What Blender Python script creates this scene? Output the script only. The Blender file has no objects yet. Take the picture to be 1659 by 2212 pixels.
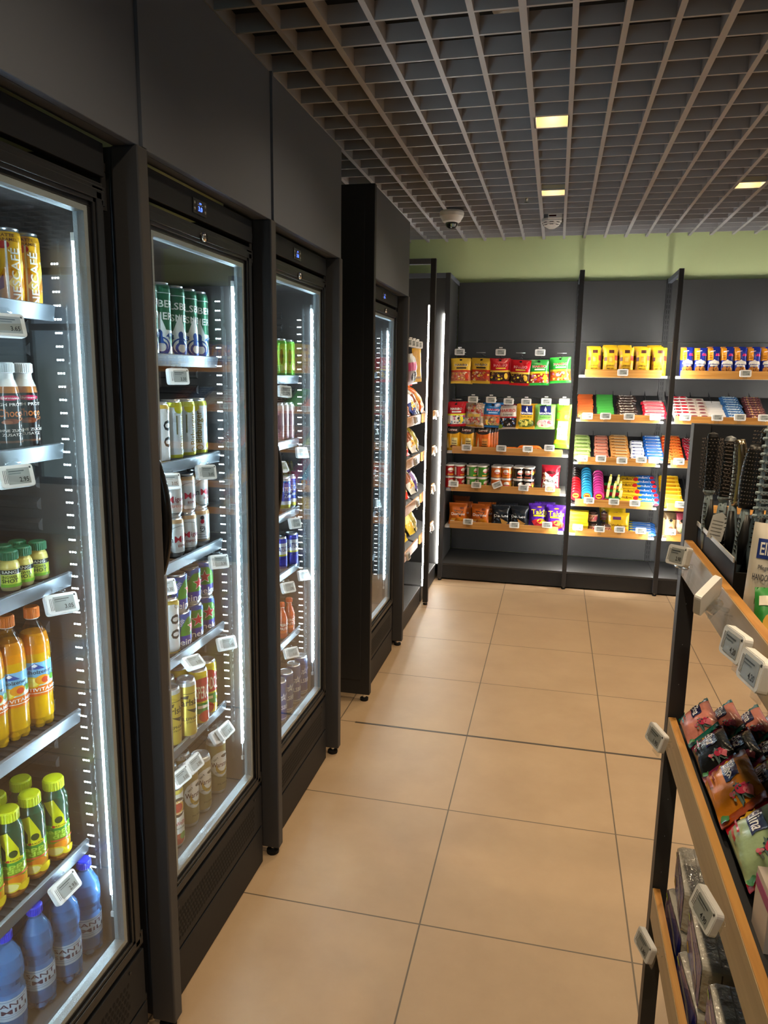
import bpy, bmesh, math, random
from mathutils import Vector, Matrix, Euler
random.seed(11)
R = math.radians
SC = bpy.context.scene
COL = SC.collection

# ------------------------------------------------------------------ materials
MATS = {}

def s2l(c):
    return c / 12.92 if c <= .04045 else ((c + .055) / 1.055) ** 2.4

def hexcol(h):
    return tuple(s2l(int(h[i:i + 2], 16) / 255) for i in (0, 2, 4)) + (1,)

def principled(name, col, rough=.5, metal=0., bump=None, coat=0., spec=.5, emit=None, estr=0., trans=0., ior=1.45, alpha=1.):
    if name in MATS:
        return MATS[name]
    m = bpy.data.materials.new(name)
    m.use_nodes = True
    nt = m.node_tree
    b = nt.nodes['Principled BSDF']
    b.inputs['Base Color'].default_value = hexcol(col) if isinstance(col, str) else tuple(col) + (1,)
    b.inputs['Roughness'].default_value = rough
    b.inputs['Metallic'].default_value = metal
    b.inputs['Coat Weight'].default_value = coat
    b.inputs['Coat Roughness'].default_value = .08
    b.inputs['Specular IOR Level'].default_value = spec
    b.inputs['Transmission Weight'].default_value = trans
    b.inputs['IOR'].default_value = ior
    if emit:
        b.inputs['Emission Color'].default_value = hexcol(emit) if isinstance(emit, str) else tuple(emit) + (1,)
        b.inputs['Emission Strength'].default_value = estr
    if bump:
        sc, st, dist = bump
        tc = nt.nodes.new('ShaderNodeTexCoord')
        nz = nt.nodes.new('ShaderNodeTexNoise')
        nz.inputs['Scale'].default_value = sc
        nz.inputs['Detail'].default_value = 3
        bp = nt.nodes.new('ShaderNodeBump')
        bp.inputs['Strength'].default_value = st
        bp.inputs['Distance'].default_value = dist
        nt.links.new(tc.outputs['Object'], nz.inputs['Vector'])
        nt.links.new(nz.outputs['Fac'], bp.inputs['Height'])
        nt.links.new(bp.outputs['Normal'], b.inputs['Normal'])
    MATS[name] = m
    return m

def K(h, fin='p'):
    """packaging colour: p printed plastic, f crinkled foil, g glossy, m metallic, x matte"""
    n = 'print_%s_%s' % (fin, h)
    if fin == 'p':
        return principled(n, h, .42)
    if fin == 'f':
        return principled(n, h, .24, bump=(38, .55, .006))
    if fin == 'g':
        return principled(n, h, .16, coat=.3)
    if fin == 'm':
        return principled(n, h, .28, .85)
    if fin == 's':
        return principled(n, h, .3, .45)
    return principled(n, h, .7)

def thin_glass(name, tint=(.97, .99, .98), ior=1.5, rough=0., boost=1.):
    if name in MATS:
        return MATS[name]
    m = bpy.data.materials.new(name)
    m.use_nodes = True
    nt = m.node_tree
    nt.nodes.clear()
    o = nt.nodes.new('ShaderNodeOutputMaterial')
    mx = nt.nodes.new('ShaderNodeMixShader')
    t = nt.nodes.new('ShaderNodeBsdfTransparent')
    t.inputs['Color'].default_value = tuple(tint) + (1,)
    g = nt.nodes.new('ShaderNodeBsdfGlossy')
    g.inputs['Roughness'].default_value = rough
    g.inputs['Color'].default_value = (boost, boost, boost, 1)
    fr = nt.nodes.new('ShaderNodeFresnel')
    fr.inputs['IOR'].default_value = ior
    # the sheet is seen from both faces: the back face gets the inverse index so both reflect alike
    geo = nt.nodes.new('ShaderNodeNewGeometry')
    mul = nt.nodes.new('ShaderNodeMix')
    mul.data_type = 'FLOAT'
    mul.inputs[2].default_value = ior
    mul.inputs[3].default_value = 1 / ior
    nt.links.new(geo.outputs['Backfacing'], mul.inputs[0])
    nt.links.new(mul.outputs[0], fr.inputs['IOR'])
    nt.links.new(fr.outputs[0], mx.inputs[0])
    nt.links.new(t.outputs[0], mx.inputs[1])
    nt.links.new(g.outputs[0], mx.inputs[2])
    nt.links.new(mx.outputs[0], o.inputs['Surface'])
    MATS[name] = m
    return m

def wood(name, axis, a='a9702f', b='cf9a52'):
    if name in MATS:
        return MATS[name]
    m = bpy.data.materials.new(name)
    m.use_nodes = True
    nt = m.node_tree
    p = nt.nodes['Principled BSDF']
    p.inputs['Roughness'].default_value = .42
    tc = nt.nodes.new('ShaderNodeTexCoord')
    mp = nt.nodes.new('ShaderNodeMapping')
    sc = [60, 60, 60]
    sc[axis] = 2.2
    mp.inputs['Scale'].default_value = sc
    nz = nt.nodes.new('ShaderNodeTexNoise')
    nz.inputs['Scale'].default_value = 1.
    nz.inputs['Detail'].default_value = 6
    nz.inputs['Distortion'].default_value = .6
    cr = nt.nodes.new('ShaderNodeValToRGB')
    cr.color_ramp.elements[0].position = .3
    cr.color_ramp.elements[0].color = hexcol(a)
    cr.color_ramp.elements[1].position = .7
    cr.color_ramp.elements[1].color = hexcol(b)
    nt.links.new(tc.outputs['Object'], mp.inputs['Vector'])
    nt.links.new(mp.outputs[0], nz.inputs['Vector'])
    nt.links.new(nz.outputs['Fac'], cr.inputs[0])
    nt.links.new(cr.outputs[0], p.inputs['Base Color'])
    MATS[name] = m
    return m

def floor_material():
    m = bpy.data.materials.new('floor_tiles')
    m.use_nodes = True
    nt = m.node_tree
    N, L = nt.nodes.new, nt.links.new
    p = nt.nodes['Principled BSDF']
    tc = N('ShaderNodeTexCoord')
    sep = N('ShaderNodeSeparateXYZ')
    L(tc.outputs['Object'], sep.inputs[0])
    ds = []
    for k, off in ((0, .3064), (1, -1.8934)):
        a = N('ShaderNodeMath'); a.operation = 'ADD'; a.inputs[1].default_value = off + .3
        L(sep.outputs[k], a.inputs[0])
        d = N('ShaderNodeMath'); d.operation = 'DIVIDE'; d.inputs[1].default_value = .6
        L(a.outputs[0], d.inputs[0])
        f = N('ShaderNodeMath'); f.operation = 'FRACT'
        L(d.outputs[0], f.inputs[0])
        s = N('ShaderNodeMath'); s.operation = 'SUBTRACT'; s.inputs[1].default_value = .5
        L(f.outputs[0], s.inputs[0])
        ab = N('ShaderNodeMath'); ab.operation = 'ABSOLUTE'
        L(s.outputs[0], ab.inputs[0])
        ds.append(ab)
    mn = N('ShaderNodeMath'); mn.operation = 'MINIMUM'
    L(ds[0].outputs[0], mn.inputs[0]); L(ds[1].outputs[0], mn.inputs[1])
    lt = N('ShaderNodeMath'); lt.operation = 'LESS_THAN'; lt.inputs[1].default_value = .0040
    L(mn.outputs[0], lt.inputs[0])
    nz = N('ShaderNodeTexNoise'); nz.inputs['Scale'].default_value = 3.2; nz.inputs['Detail'].default_value = 8; nz.inputs['Roughness'].default_value = .62
    L(tc.outputs['Object'], nz.inputs['Vector'])
    fine = N('ShaderNodeTexNoise'); fine.inputs['Scale'].default_value = 60; fine.inputs['Detail'].default_value = 4
    L(tc.outputs['Object'], fine.inputs['Vector'])
    cr = N('ShaderNodeValToRGB')
    cr.color_ramp.elements[0].position = .3; cr.color_ramp.elements[0].color = (.39, .272, .168, 1)
    cr.color_ramp.elements[1].position = .7; cr.color_ramp.elements[1].color = (.46, .33, .208, 1)
    L(nz.outputs['Fac'], cr.inputs[0])
    mx = N('ShaderNodeMix'); mx.data_type = 'RGBA'
    mx.inputs[7].default_value = (.12, .09, .062, 1)
    L(lt.outputs[0], mx.inputs[0]); L(cr.outputs[0], mx.inputs[6])
    L(mx.outputs[2], p.inputs['Base Color'])
    rr = N('ShaderNodeMapRange'); rr.inputs[3].default_value = .38; rr.inputs[4].default_value = .56
    L(nz.outputs['Fac'], rr.inputs[0]); L(rr.outputs[0], p.inputs['Roughness'])
    ad = N('ShaderNodeMath'); ad.operation = 'MULTIPLY_ADD'; ad.inputs[1].default_value = -2.
    L(lt.outputs[0], ad.inputs[0]); L(fine.outputs['Fac'], ad.inputs[2])
    bp = N('ShaderNodeBump'); bp.inputs['Strength'].default_value = .18; bp.inputs['Distance'].default_value = .0012
    L(ad.outputs[0], bp.inputs['Height']); L(bp.outputs[0], p.inputs['Normal'])
    return m

ANTH = principled('anthracite_powder_coat', (.112, .130, .168), .55, bump=(900, .12, .0004))
BLACK = principled('black_powder_coat', (.018, .019, .022), .5, bump=(900, .1, .0004))
DGREY = principled('dark_grey_sheet_steel', (.045, .0455, .047), .5)
FRIDGE = principled('black_fridge_steel', (.010, .0115, .0155), .5, spec=.3)
GASKET = principled('black_door_profile', (.012, .0125, .014), .36)
LINER = principled('dark_glossy_liner', (.06, .056, .056), .18, spec=.7)
LEDREFL = principled('led_reflection_dot', (.8, .85, .9), .4, emit=(.74, .91, 1.0), estr=42)
HOLE = principled('punched_hole_black', (.002, .002, .002), .8)
CHROME = principled('polished_chrome', (.75, .74, .72), .12, 1.)
ALU = principled('brushed_aluminium', (.56, .6, .64), .3, .9, bump=(500, .1, .0003))
SPACER = principled('bright_spacer_metal', (.40, .46, .50), .34, .4, bump=(420, .6, .002))
RAILM = principled('steel_price_rail', (.17, .195, .225), .34, .7)
UPR = principled('dark_upright_coat', (.050, .050, .054), .55, bump=(900, .12, .0004))
WHITE = principled('white_plastic', (.8, .8, .79), .35)
WHITEM = principled('white_painted_edge', (.45, .45, .45), .4)
SCREEN = principled('grey_epaper', (.33, .35, .34), .25)
SCREENO = principled('orange_epaper', (.75, .46, .27), .25)
INK = principled('dark_ink', (.02, .02, .022), .5)
CLEAR = thin_glass('clear_plastic', (.93, .94, .94), 1.45, .08)
PANE = thin_glass('door_glass', (.95, .97, .965), 1.45)
WOODX = wood('oak_board_lengthwise', 0)
WOODY = wood('oak_board_along_aisle', 1)
LAM = wood('beige_laminate_face', 1, 'a98f66', 'bfa67c')
LED = principled('cool_white_led', (.8, .85, .9), .4, emit=(.64, .87, 1.0), estr=26)
LEDBEAD = principled('cool_white_led_bead', (.8, .85, .9), .4, emit=(.68, .89, 1.0), estr=430)
LEDL = principled('neutral_white_led_slim', (.9, .9, .85), .4, emit=(1.0, .96, .86), estr=50)
LEDC = principled('neutral_white_led_corner', (.9, .9, .85), .4, emit=(1.0, .96, .86), estr=120)
LEDS = principled('neutral_white_led', (.9, .9, .85), .4, emit=(1.0, .96, .86), estr=195)
LAMP = principled('warm_lamp_lens', (.9, .8, .6), .4, emit=(1.0, .72, .38), estr=55)
REFL = principled('warm_lamp_reflector', (.85, .74, .5), .3)
BLUEL = principled('blue_segment_display', (.02, .05, .3), .4, emit=(.05, .12, 1.0), estr=6)
WATER = principled('blue_tinted_bottle', (.13, .42, 1.0), .06, trans=.68, ior=1.25)
PET = thin_glass('clear_bottle', (.94, .95, .95), 1.45, .02)
FILM = principled('clear_wrapping_film', (.50, .48, .43), .12, spec=.9, bump=(45, .8, .008))

# ------------------------------------------------------------------ mesh builder
class MB:
    def __init__(s):
        s.v, s.f, s.mi, s.sm, s.mats = [], [], [], [], []

    def m(s, mat):
        if mat not in s.mats:
            s.mats.append(mat)
        return s.mats.index(mat)

    def add(s, vs, fs, mat, smooth=False):
        o = len(s.v)
        s.v += [tuple(v) for v in vs]
        i = s.m(mat)
        for f in fs:
            s.f.append([o + k for k in f]); s.mi.append(i); s.sm.append(smooth)

    def box(s, x0, y0, z0, x1, y1, z1, mat):
        vs = [(x, y, z) for z in (z0, z1) for y in (y0, y1) for x in (x0, x1)]
        s.add(vs, [(0, 2, 3, 1), (4, 5, 7, 6), (0, 1, 5, 4), (2, 6, 7, 3), (0, 4, 6, 2), (1, 3, 7, 5)], mat)

    def lathe(s, prof, n=20, c=(0, 0, 0), mat=None, smooth=True, sx=1., sy=1.):
        """prof: list of (r, z, material of the band above)"""
        for k in range(len(prof) - 1):
            (r0, z0, m0), (r1, z1, _) = prof[k], prof[k + 1]
            vs = []
            for r, z in ((r0, z0), (r1, z1)):
                for i in range(n):
                    a = 2 * math.pi * i / n
                    vs.append((c[0] + r * sx * math.cos(a), c[1] + r * sy * math.sin(a), c[2] + z))
            s.add(vs, [(i, (i + 1) % n, n + (i + 1) % n, n + i) for i in range(n)], m0 or mat, smooth)

    def disc(s, r, z, mat, n=20, c=(0, 0), up=True):
        vs = [(c[0] + r * math.cos(2 * math.pi * i / n), c[1] + r * math.sin(2 * math.pi * i / n), z) for i in range(n)]
        s.add(vs, [tuple(range(n)) if up else tuple(reversed(range(n)))], mat)

    def tube(s, pts, r, mat, n=8, closed=False):
        pts = [Vector(p) for p in pts]
        rings = []
        up = Vector((.13, .37, .92)).normalized()
        for i, p in enumerate(pts):
            a = pts[i - 1] if i or closed else p
            b = pts[(i + 1) % len(pts)] if i < len(pts) - 1 or closed else p
            t = (b - a).normalized()
            u = t.cross(up)
            if u.length < .05:
                u = t.cross(Vector((1, 0, 0)))
            u.normalize(); w = t.cross(u)
            rr = r[i] if isinstance(r, (list, tuple)) else r
            rings.append([p + (u * math.cos(2 * math.pi * k / n) + w * math.sin(2 * math.pi * k / n)) * rr for k in range(n)])
        vs = [v for g in rings for v in g]
        fs = []
        for i in range(len(pts) - (0 if closed else 1)):
            j = (i + 1) % len(pts)
            fs += [(i * n + k, i * n + (k + 1) % n, j * n + (k + 1) % n, j * n + k) for k in range(n)]
        if not closed:
            fs += [tuple(reversed(range(n))), tuple(range((len(pts) - 1) * n, len(pts) * n))]
        s.add(vs, fs, mat, True)

    def prism(s, poly, fn, mat):
        """poly: 2-D outline; fn(u, v, t) with t in (0, 1) gives the two faces"""
        n = len(poly)
        vs = [fn(u, v, 0) for u, v in poly] + [fn(u, v, 1) for u, v in poly]
        fs = [tuple(reversed(range(n))), tuple(range(n, 2 * n))] + [(i, (i + 1) % n, n + (i + 1) % n, n + i) for i in range(n)]
        s.add(vs, fs, mat)

    def mesh(s, name):
        me = bpy.data.meshes.new(name)
        me.from_pydata(s.v, [], s.f)
        for m in s.mats:
            me.materials.append(m)
        me.polygons.foreach_set('material_index', s.mi)
        me.polygons.foreach_set('use_smooth', s.sm)
        me.update()
        return me

def rrect(w, h, r, n=4):
    out = []
    for cx, cy, a0 in ((w / 2 - r, h / 2 - r, 0), (-w / 2 + r, h / 2 - r, 90), (-w / 2 + r, -h / 2 + r, 180), (w / 2 - r, -h / 2 + r, 270)):
        for k in range(n + 1):
            a = R(a0 + 90 * k / n)
            out.append((cx + r * math.cos(a), cy + r * math.sin(a)))
    return out

GL = {}

def glyphs(txt):
    """outline letters as a flat triangulated mesh in a unit box"""
    if txt in GL:
        return GL[txt]
    cu = bpy.data.curves.new('lettering', 'FONT')
    cu.body = txt
    cu.resolution_u = 2
    cu.offset = .014
    ob = bpy.data.objects.new('lettering', cu)
    me = bpy.data.meshes.new_from_object(ob)
    vs = [(v.co.x, v.co.y) for v in me.vertices]
    fs = [tuple(p.vertices) for p in me.polygons]
    bpy.data.objects.remove(ob); bpy.data.curves.remove(cu); bpy.data.meshes.remove(me)
    x0, x1 = min(v[0] for v in vs), max(v[0] for v in vs)
    y0, y1 = min(v[1] for v in vs), max(v[1] for v in vs)
    vs = [((a - x0) / (x1 - x0), (b - y0) / (y1 - y0)) for a, b in vs]
    GL[txt] = (vs, fs)
    return GL[txt]

def ell(cx, cy, rx, ry, n=16):
    return [(cx + rx * math.cos(2 * math.pi * i / n), cy + ry * math.sin(2 * math.pi * i / n)) for i in range(n)]

def star(cx, cy, rx, ry, n=5, k=.42):
    return [(cx + rx * (1 if i % 2 == 0 else k) * math.sin(math.pi * i / n), cy + ry * (1 if i % 2 == 0 else k) * math.cos(math.pi * i / n)) for i in range(2 * n)]

def decals(mb, items, mp, W, H, cu=None, cv=None, fin='p', lift0=.0003, dl=.0002):
    """printed artwork laid on a surface; item coordinates are fractions of W and H (u centred, v from the foot).
    R rect, E ellipse, P polygon, S star, T lettering, B scattered blobs"""
    lift = lift0
    for it in items:
        k = it[0]
        rot = 0
        groups = []
        if k == 'R':
            x0, y0, x1, y1 = it[1:5]
            groups = [([(x0, y0), (x1, y0), (x1, y1), (x0, y1)], [(0, 1, 2, 3)], it[5])]
        elif k == 'E':
            groups = [(ell(*it[1:5]), [tuple(range(16))], it[5])]
        elif k == 'S':
            groups = [(star(*it[1:5]), [tuple(range(10))], it[5])]
        elif k == 'P':
            groups = [(it[1], [tuple(range(len(it[1])))], it[2])]
        elif k == 'T':
            vs, fs = glyphs(it[1])
            cx, cy, w, h = it[2:6]
            rot = it[7] if len(it) > 7 else 0
            g = []
            for a, b in vs:
                a, b = (a - .5) * w * W, (b - .5) * h * H
                if rot:
                    c, s_ = math.cos(R(rot)), math.sin(R(rot))
                    a, b = a * c - b * s_, a * s_ + b * c
                g.append((cx + a / W, cy + b / H))
            groups = [(g, fs, it[6])]
        elif k == 'B':
            x0, y0, x1, y1, n, rad, cols, seed = it[1:9]
            rd = random.Random(seed)
            for q in range(n):
                a = rd.uniform(.6, 1.3) * rad
                groups.append((ell(rd.uniform(x0, x1), rd.uniform(y0, y1), a, a * W / H * rd.uniform(.6, 1.2), 7), [tuple(range(7))], cols[q % len(cols)]))
        for vs, fs, hx in groups:
            bm = bmesh.new()
            bv = [bm.verts.new((a * W, b * H, 0)) for a, b in vs]
            for f in fs:
                try:
                    bm.faces.new([bv[i] for i in f])
                except ValueError:
                    pass
            for step, ax in ((cu, 0), (cv, 1)):
                if not step:
                    continue
                lo = min(v.co[ax] for v in bm.verts); hi = max(v.co[ax] for v in bm.verts)
                q = math.ceil(lo / step + 1e-6)
                while q * step < hi - 1e-6:
                    co = [0, 0, 0]; co[ax] = q * step
                    no = [0, 0, 0]; no[ax] = 1
                    bmesh.ops.bisect_plane(bm, geom=bm.verts[:] + bm.edges[:] + bm.faces[:], plane_co=co, plane_no=no)
                    q += 1
            bm.verts.index_update()
            mb.add([mp(v.co.x, v.co.y, lift) for v in bm.verts], [[v.index for v in f.verts] for f in bm.faces], K(hx, fin), True)
            bm.free()
        lift += dl

# ------------------------------------------------------------------ objects
ALLLAB = {}

def link(o, parent=None):
    COL.objects.link(o)
    if parent:
        o.parent = parent
    return o

def tag(o, label, cat, group=None):
    n = len(label.split())
    if not 4 <= n <= 16:
        print('BADLABEL', n, label)
    if label in ALLLAB and ALLLAB[label] != group:
        print('DUPLABEL', label)
    ALLLAB[label] = group or True
    o['label'] = label; o['category'] = cat
    if group:
        o['group'] = group
    return o

def empty(name, label, cat, loc=(0, 0, 0), rot=(0, 0, 0), group=None):
    o = link(bpy.data.objects.new(name, None))
    o.empty_display_size = .05
    o.location = loc; o.rotation_euler = rot
    return tag(o, label, cat, group)

def part(name, mb, parent=None, bevel=0, label=None, loc=None):
    o = link(bpy.data.objects.new(name, mb.mesh(name) if isinstance(mb, MB) else mb), parent)
    if bevel:
        b = o.modifiers.new('edge', 'BEVEL'); b.width = bevel; b.segments = 2; b.limit_method = 'ANGLE'
    if label:
        o['label'] = label
    if loc:
        o.location = loc
    return o

def struct(name, mb, bevel=0):
    o = part(name, mb, None, bevel)
    o['kind'] = 'structure'
    return o

def inst(proto, name, label, cat, loc, rot=(0, 0, 0), group=None, sc=None):
    """proto: (root mesh or None, [(part name, mesh, [(sub-part name, mesh)])]); every copy is an object of its own"""
    o = link(bpy.data.objects.new(name, proto[0]))
    o.location = loc; o.rotation_euler = rot
    if sc:
        o.scale = (sc, sc, sc) if isinstance(sc, (int, float)) else sc
    tag(o, label, cat, group)
    for pn, me, subs in proto[1]:
        p = link(bpy.data.objects.new(pn, me), o)
        for sn, sm in subs:
            link(bpy.data.objects.new(sn, sm), p)
    return o

ORD = ['first', 'second', 'third', 'fourth', 'fifth', 'sixth', 'seventh', 'eighth', 'ninth', 'tenth', 'eleventh', 'twelfth', 'thirteenth', 'fourteenth']

# ------------------------------------------------------------------ product kinds
def can_proto(r, h, bands, items, lidcol=None, tabcol=None, body='s'):
    lid = lidcol or ALU
    mb = MB()
    prof = [(r * .72, .002, ALU), (r * .80, 0, ALU), (r * .84, .003, ALU), (r * .97, .014, None)]
    zs = sorted(bands)
    z_in, z_out = .014, h - .016
    cur = [K(b[1], body) for b in zs]
    prof[-1] = (r * .97, .012, cur[0])
    prof.append((r, .020, cur[0]))
    for k, (z, c) in enumerate(zs):
        if k:
            zz = min(max(z * h, .021), h - .017)
            prof[-1] = (prof[-1][0], prof[-1][1], cur[k - 1])
            prof.append((r, zz, cur[k]))
    prof[-1] = (prof[-1][0], prof[-1][1], cur[-1])
    prof.append((r, h - .016, cur[-1]))
    prof.append((r * .93, h - .007, ALU))
    prof.append((r * .82, h - .004, ALU))
    mb.lathe(prof, 22)
    mb.disc(r * .72, .002, ALU, 22, up=False)
    decals(mb, items, lambda u, v, l: ((r + l) * math.sin(u / r), -(r + l) * math.cos(u / r), v), 2 * r, h, cu=r * .22, fin=body)
    lb = MB()
    lb.lathe([(r * .82, h - .004, lid), (r * .86, h - .001, lid), (r * .84, h, lid), (r * .78, h - .001, lid), (r * .74, h - .005, lid), (r * .02, h - .005, lid)], 22)
    tb = MB()
    tb.prism(rrect(r * .42, r * .8, r * .18, 3), lambda u, v, t: (u, v - r * .12, h - .0035 + .0012 * t), tabcol or ALU)
    tb.prism(ell(0, r * .05, r * .1, r * .1, 8), lambda u, v, t: (u, v, h - .0045 + .003 * t), tabcol or ALU)
    return (None, [('can_body', mb.mesh('can_body'), []), ('can_lid', lb.mesh('can_lid'), [('pull_tab', tb.mesh('pull_tab'))])])

def bag_mesh(W, H, D, base, items, seed=0, crimp=.055, fin='f', crimpcol=None, nx=12, ny=16, pinch=.05, flat=.45, zig=True, back=None):
    rd = random.Random(seed)
    ph = [rd.uniform(0, 6.28) for _ in range(6)]

    def T(u, v):
        a = max(0, 1 - abs(2 * u / W) ** 3.2) ** .5
        q = v / H
        if q < crimp or q > 1 - crimp:
            return .0006 + .0016 * math.sin(u / W * 40 + ph[0])
        b = max(0, math.sin(math.pi * (q - crimp) / (1 - 2 * crimp))) ** flat
        w = 1 + .10 * math.sin(7 * u / W * 3 + ph[1] + 5 * q) * math.sin(9 * q + ph[2]) + .06 * math.sin(23 * q + ph[3] + 9 * u / W)
        return .0008 + D / 2 * a * b * w

    def X(u, v):
        q = v / H
        return u * (1 - pinch * math.sin(math.pi * min(max(q, 0), 1)) + .006 * math.sin(11 * q + ph[4]))
    sag = .012 * rd.uniform(-1, 1)
    mb = MB()
    for sgn, bc in ((-1, base), (1, back or base)):
        vs, fs, fm = [], [], []
        for j in range(ny + 1):
            for i in range(nx + 1):
                u, v = W * (i / nx - .5), H * j / ny
                vs.append((X(u, v), sgn * T(u, v), v + (sag * (u / W) ** 2)))
        g = nx + 1
        for j in range(ny):
            fs = [(j * g + i, j * g + i + 1, (j + 1) * g + i + 1, (j + 1) * g + i) if sgn < 0 else (j * g + i, (j + 1) * g + i, (j + 1) * g + i + 1, j * g + i + 1) for i in range(nx)]
            fm.append(fs)
        o = len(mb.v)
        mb.v += vs
        for j, fs in enumerate(fm):
            edge = (j + .5) / ny < crimp or (j + .5) / ny > 1 - crimp
            mi = mb.m(K(crimpcol if (edge and crimpcol) else bc, fin))
            for f in fs:
                mb.f.append([o + k for k in f]); mb.mi.append(mi); mb.sm.append(True)
    decals(mb, items, lambda u, v, l: (X(u, v), -T(u, v) - l - .0006, v + sag * (u / W) ** 2), W, H, cu=W / nx, cv=H / ny, fin=fin, lift0=.0004, dl=.0003)
    return mb.mesh('packet')

def bag_proto(*a, **k):
    return (bag_mesh(*a, **k), [])

def boxpack(W, D, H, base, front=(), top=(), fin='p', soft=0.):
    """small flat pack, origin at the bottom centre; front faces -y"""
    mb = MB()
    b = .0025 if min(W, D, H) > .01 else .001
    p = rrect(W, H, b, 2)
    m = K(base, fin)
    n = len(p)
    sl = [(-D / 2, .97), (-D / 2 + b, 1.), (D / 2 - b, 1.), (D / 2, .97)]
    vs = [(u * s_, y, v * s_ + H / 2) for y, s_ in sl for u, v in p]
    fs = [tuple(range(n)), tuple(reversed(range(3 * n, 4 * n)))]
    for k in range(3):
        fs += [(k * n + (i + 1) % n, k * n + i, (k + 1) * n + i, (k + 1) * n + (i + 1) % n) for i in range(n)]
    mb.add(vs, fs, m)
    decals(mb, front, lambda u, v, l: (u, -D / 2 - l, v), W, H, fin=fin)
    decals(mb, top, lambda u, v, l: (u, v - D / 2, H + l), W, D, fin=fin)
    return mb.mesh('pack')

def bar_mesh(W, D, H, base, top=(), ends=None, fin='f', seed=1):
    """flow-wrapped bar lying along x: rounded body and two flat zigzag fins; artwork on the top, origin at the foot"""
    mb = MB()
    rd = random.Random(seed)
    nx, na = 12, 10
    fw = .09
    vs = []
    for i in range(nx + 1):
        t = i / nx - .5
        e = abs(t) * 2
        if e > 1 - fw * 1.2:
            sy, sz = 1., .05
        else:
            k = min(1, (1 - fw * 1.2 - e) / .12)
            sy, sz = .9 + .1 * k, .25 + .75 * k ** .5
        wob = 1 + .05 * math.sin(i * 2.1 + seed)
        for a in range(na):
            th = 2 * math.pi * a / na
            c, s_ = math.cos(th), math.sin(th)
            y = D / 2 * sy * math.copysign(abs(c) ** .55, c) * wob
            z = H / 2 * sz * math.copysign(abs(s_) ** .55, s_) + H / 2
            vs.append((t * W, y, z))
    m, me_ = K(base, fin), K(ends or base, fin)
    for i in range(nx):
        fs = [(i * na + a, i * na + (a + 1) % na, (i + 1) * na + (a + 1) % na, (i + 1) * na + a) for a in range(na)]
        o = len(mb.v) if i == 0 else o
        if i == 0:
            mb.v += vs
        mi = mb.m(me_ if i in (0, nx - 1) else m)
        for f in fs:
            mb.f.append([o + k for k in reversed(f)]); mb.mi.append(mi); mb.sm.append(True)
    decals(mb, top, lambda u, v, l: (u, v - D / 2, H * .97 + l + .0008), W, D, fin=fin)
    decals(mb, top, lambda u, v, l: (u, -D / 2 * .97 - l - .0008, v * H / D + .0), W, D, fin=fin)
    return mb.mesh('bar')

def bottle_proto(prof, labels, items, capprof, fin='g', clear=None, n=22, petal=None):
    """prof: lathe bands of the body; labels: (z0, z1, r, colour hex) sleeve; capprof: lathe bands of the cap"""
    mb = MB()
    mb.lathe(prof, n)
    if petal:
        for k in range(5):
            a = 2 * math.pi * k / 5
            r0 = petal[0]
            mb.lathe([(r0 * .30, 0, petal[2]), (r0 * .42, petal[1] * .4, petal[2]), (r0 * .40, petal[1] * 1.1, petal[2])], 8, (r0 * .56 * math.cos(a), r0 * .56 * math.sin(a), 0))
    if clear:
        mb.lathe(clear, n)
    parts = [('bottle_body', mb.mesh('bottle_body'), [])]
    if labels:
        z0, z1, r, hx = labels
        lb = MB()
        lb.lathe([(r, z0, K(hx, 'g')), (r, z1, K(hx, 'g'))], 24)
        H = z1 - z0
        decals(lb, items, lambda u, v, l: ((r + l) * math.sin(u / r), -(r + l) * math.cos(u / r), z0 + v), 2 * r, H, cu=r * .25, fin='g')
        parts.append(('bottle_label', lb.mesh('bottle_label'), []))
    cb = MB()
    cb.lathe(capprof, 20)
    zc = capprof[-1][1]
    cb.disc(capprof[-1][0], zc, capprof[-2][2], 20)
    if len(capprof) > 3:
        r, za, zb = capprof[1][0], capprof[1][1], capprof[-2][1]
        for k in range(28):
            a = 2 * math.pi * k / 28
            c, s_ = math.cos(a), math.sin(a)
            t = .0012
            cb.add([(r * c - t * s_, r * s_ + t * c, za), (r * c + t * s_, r * s_ - t * c, za), ((r + .0009) * c, (r + .0009) * s_, za),
                    (r * c - t * s_, r * s_ + t * c, zb), (r * c + t * s_, r * s_ - t * c, zb), ((r + .0009) * c, (r + .0009) * s_, zb)],
                   [(0, 2, 5, 3), (2, 1, 4, 5), (3, 5, 4)], capprof[1][2])
    parts.append(('bottle_cap', cb.mesh('bottle_cap'), []))
    return (None, parts)

TAGP = {}

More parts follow.
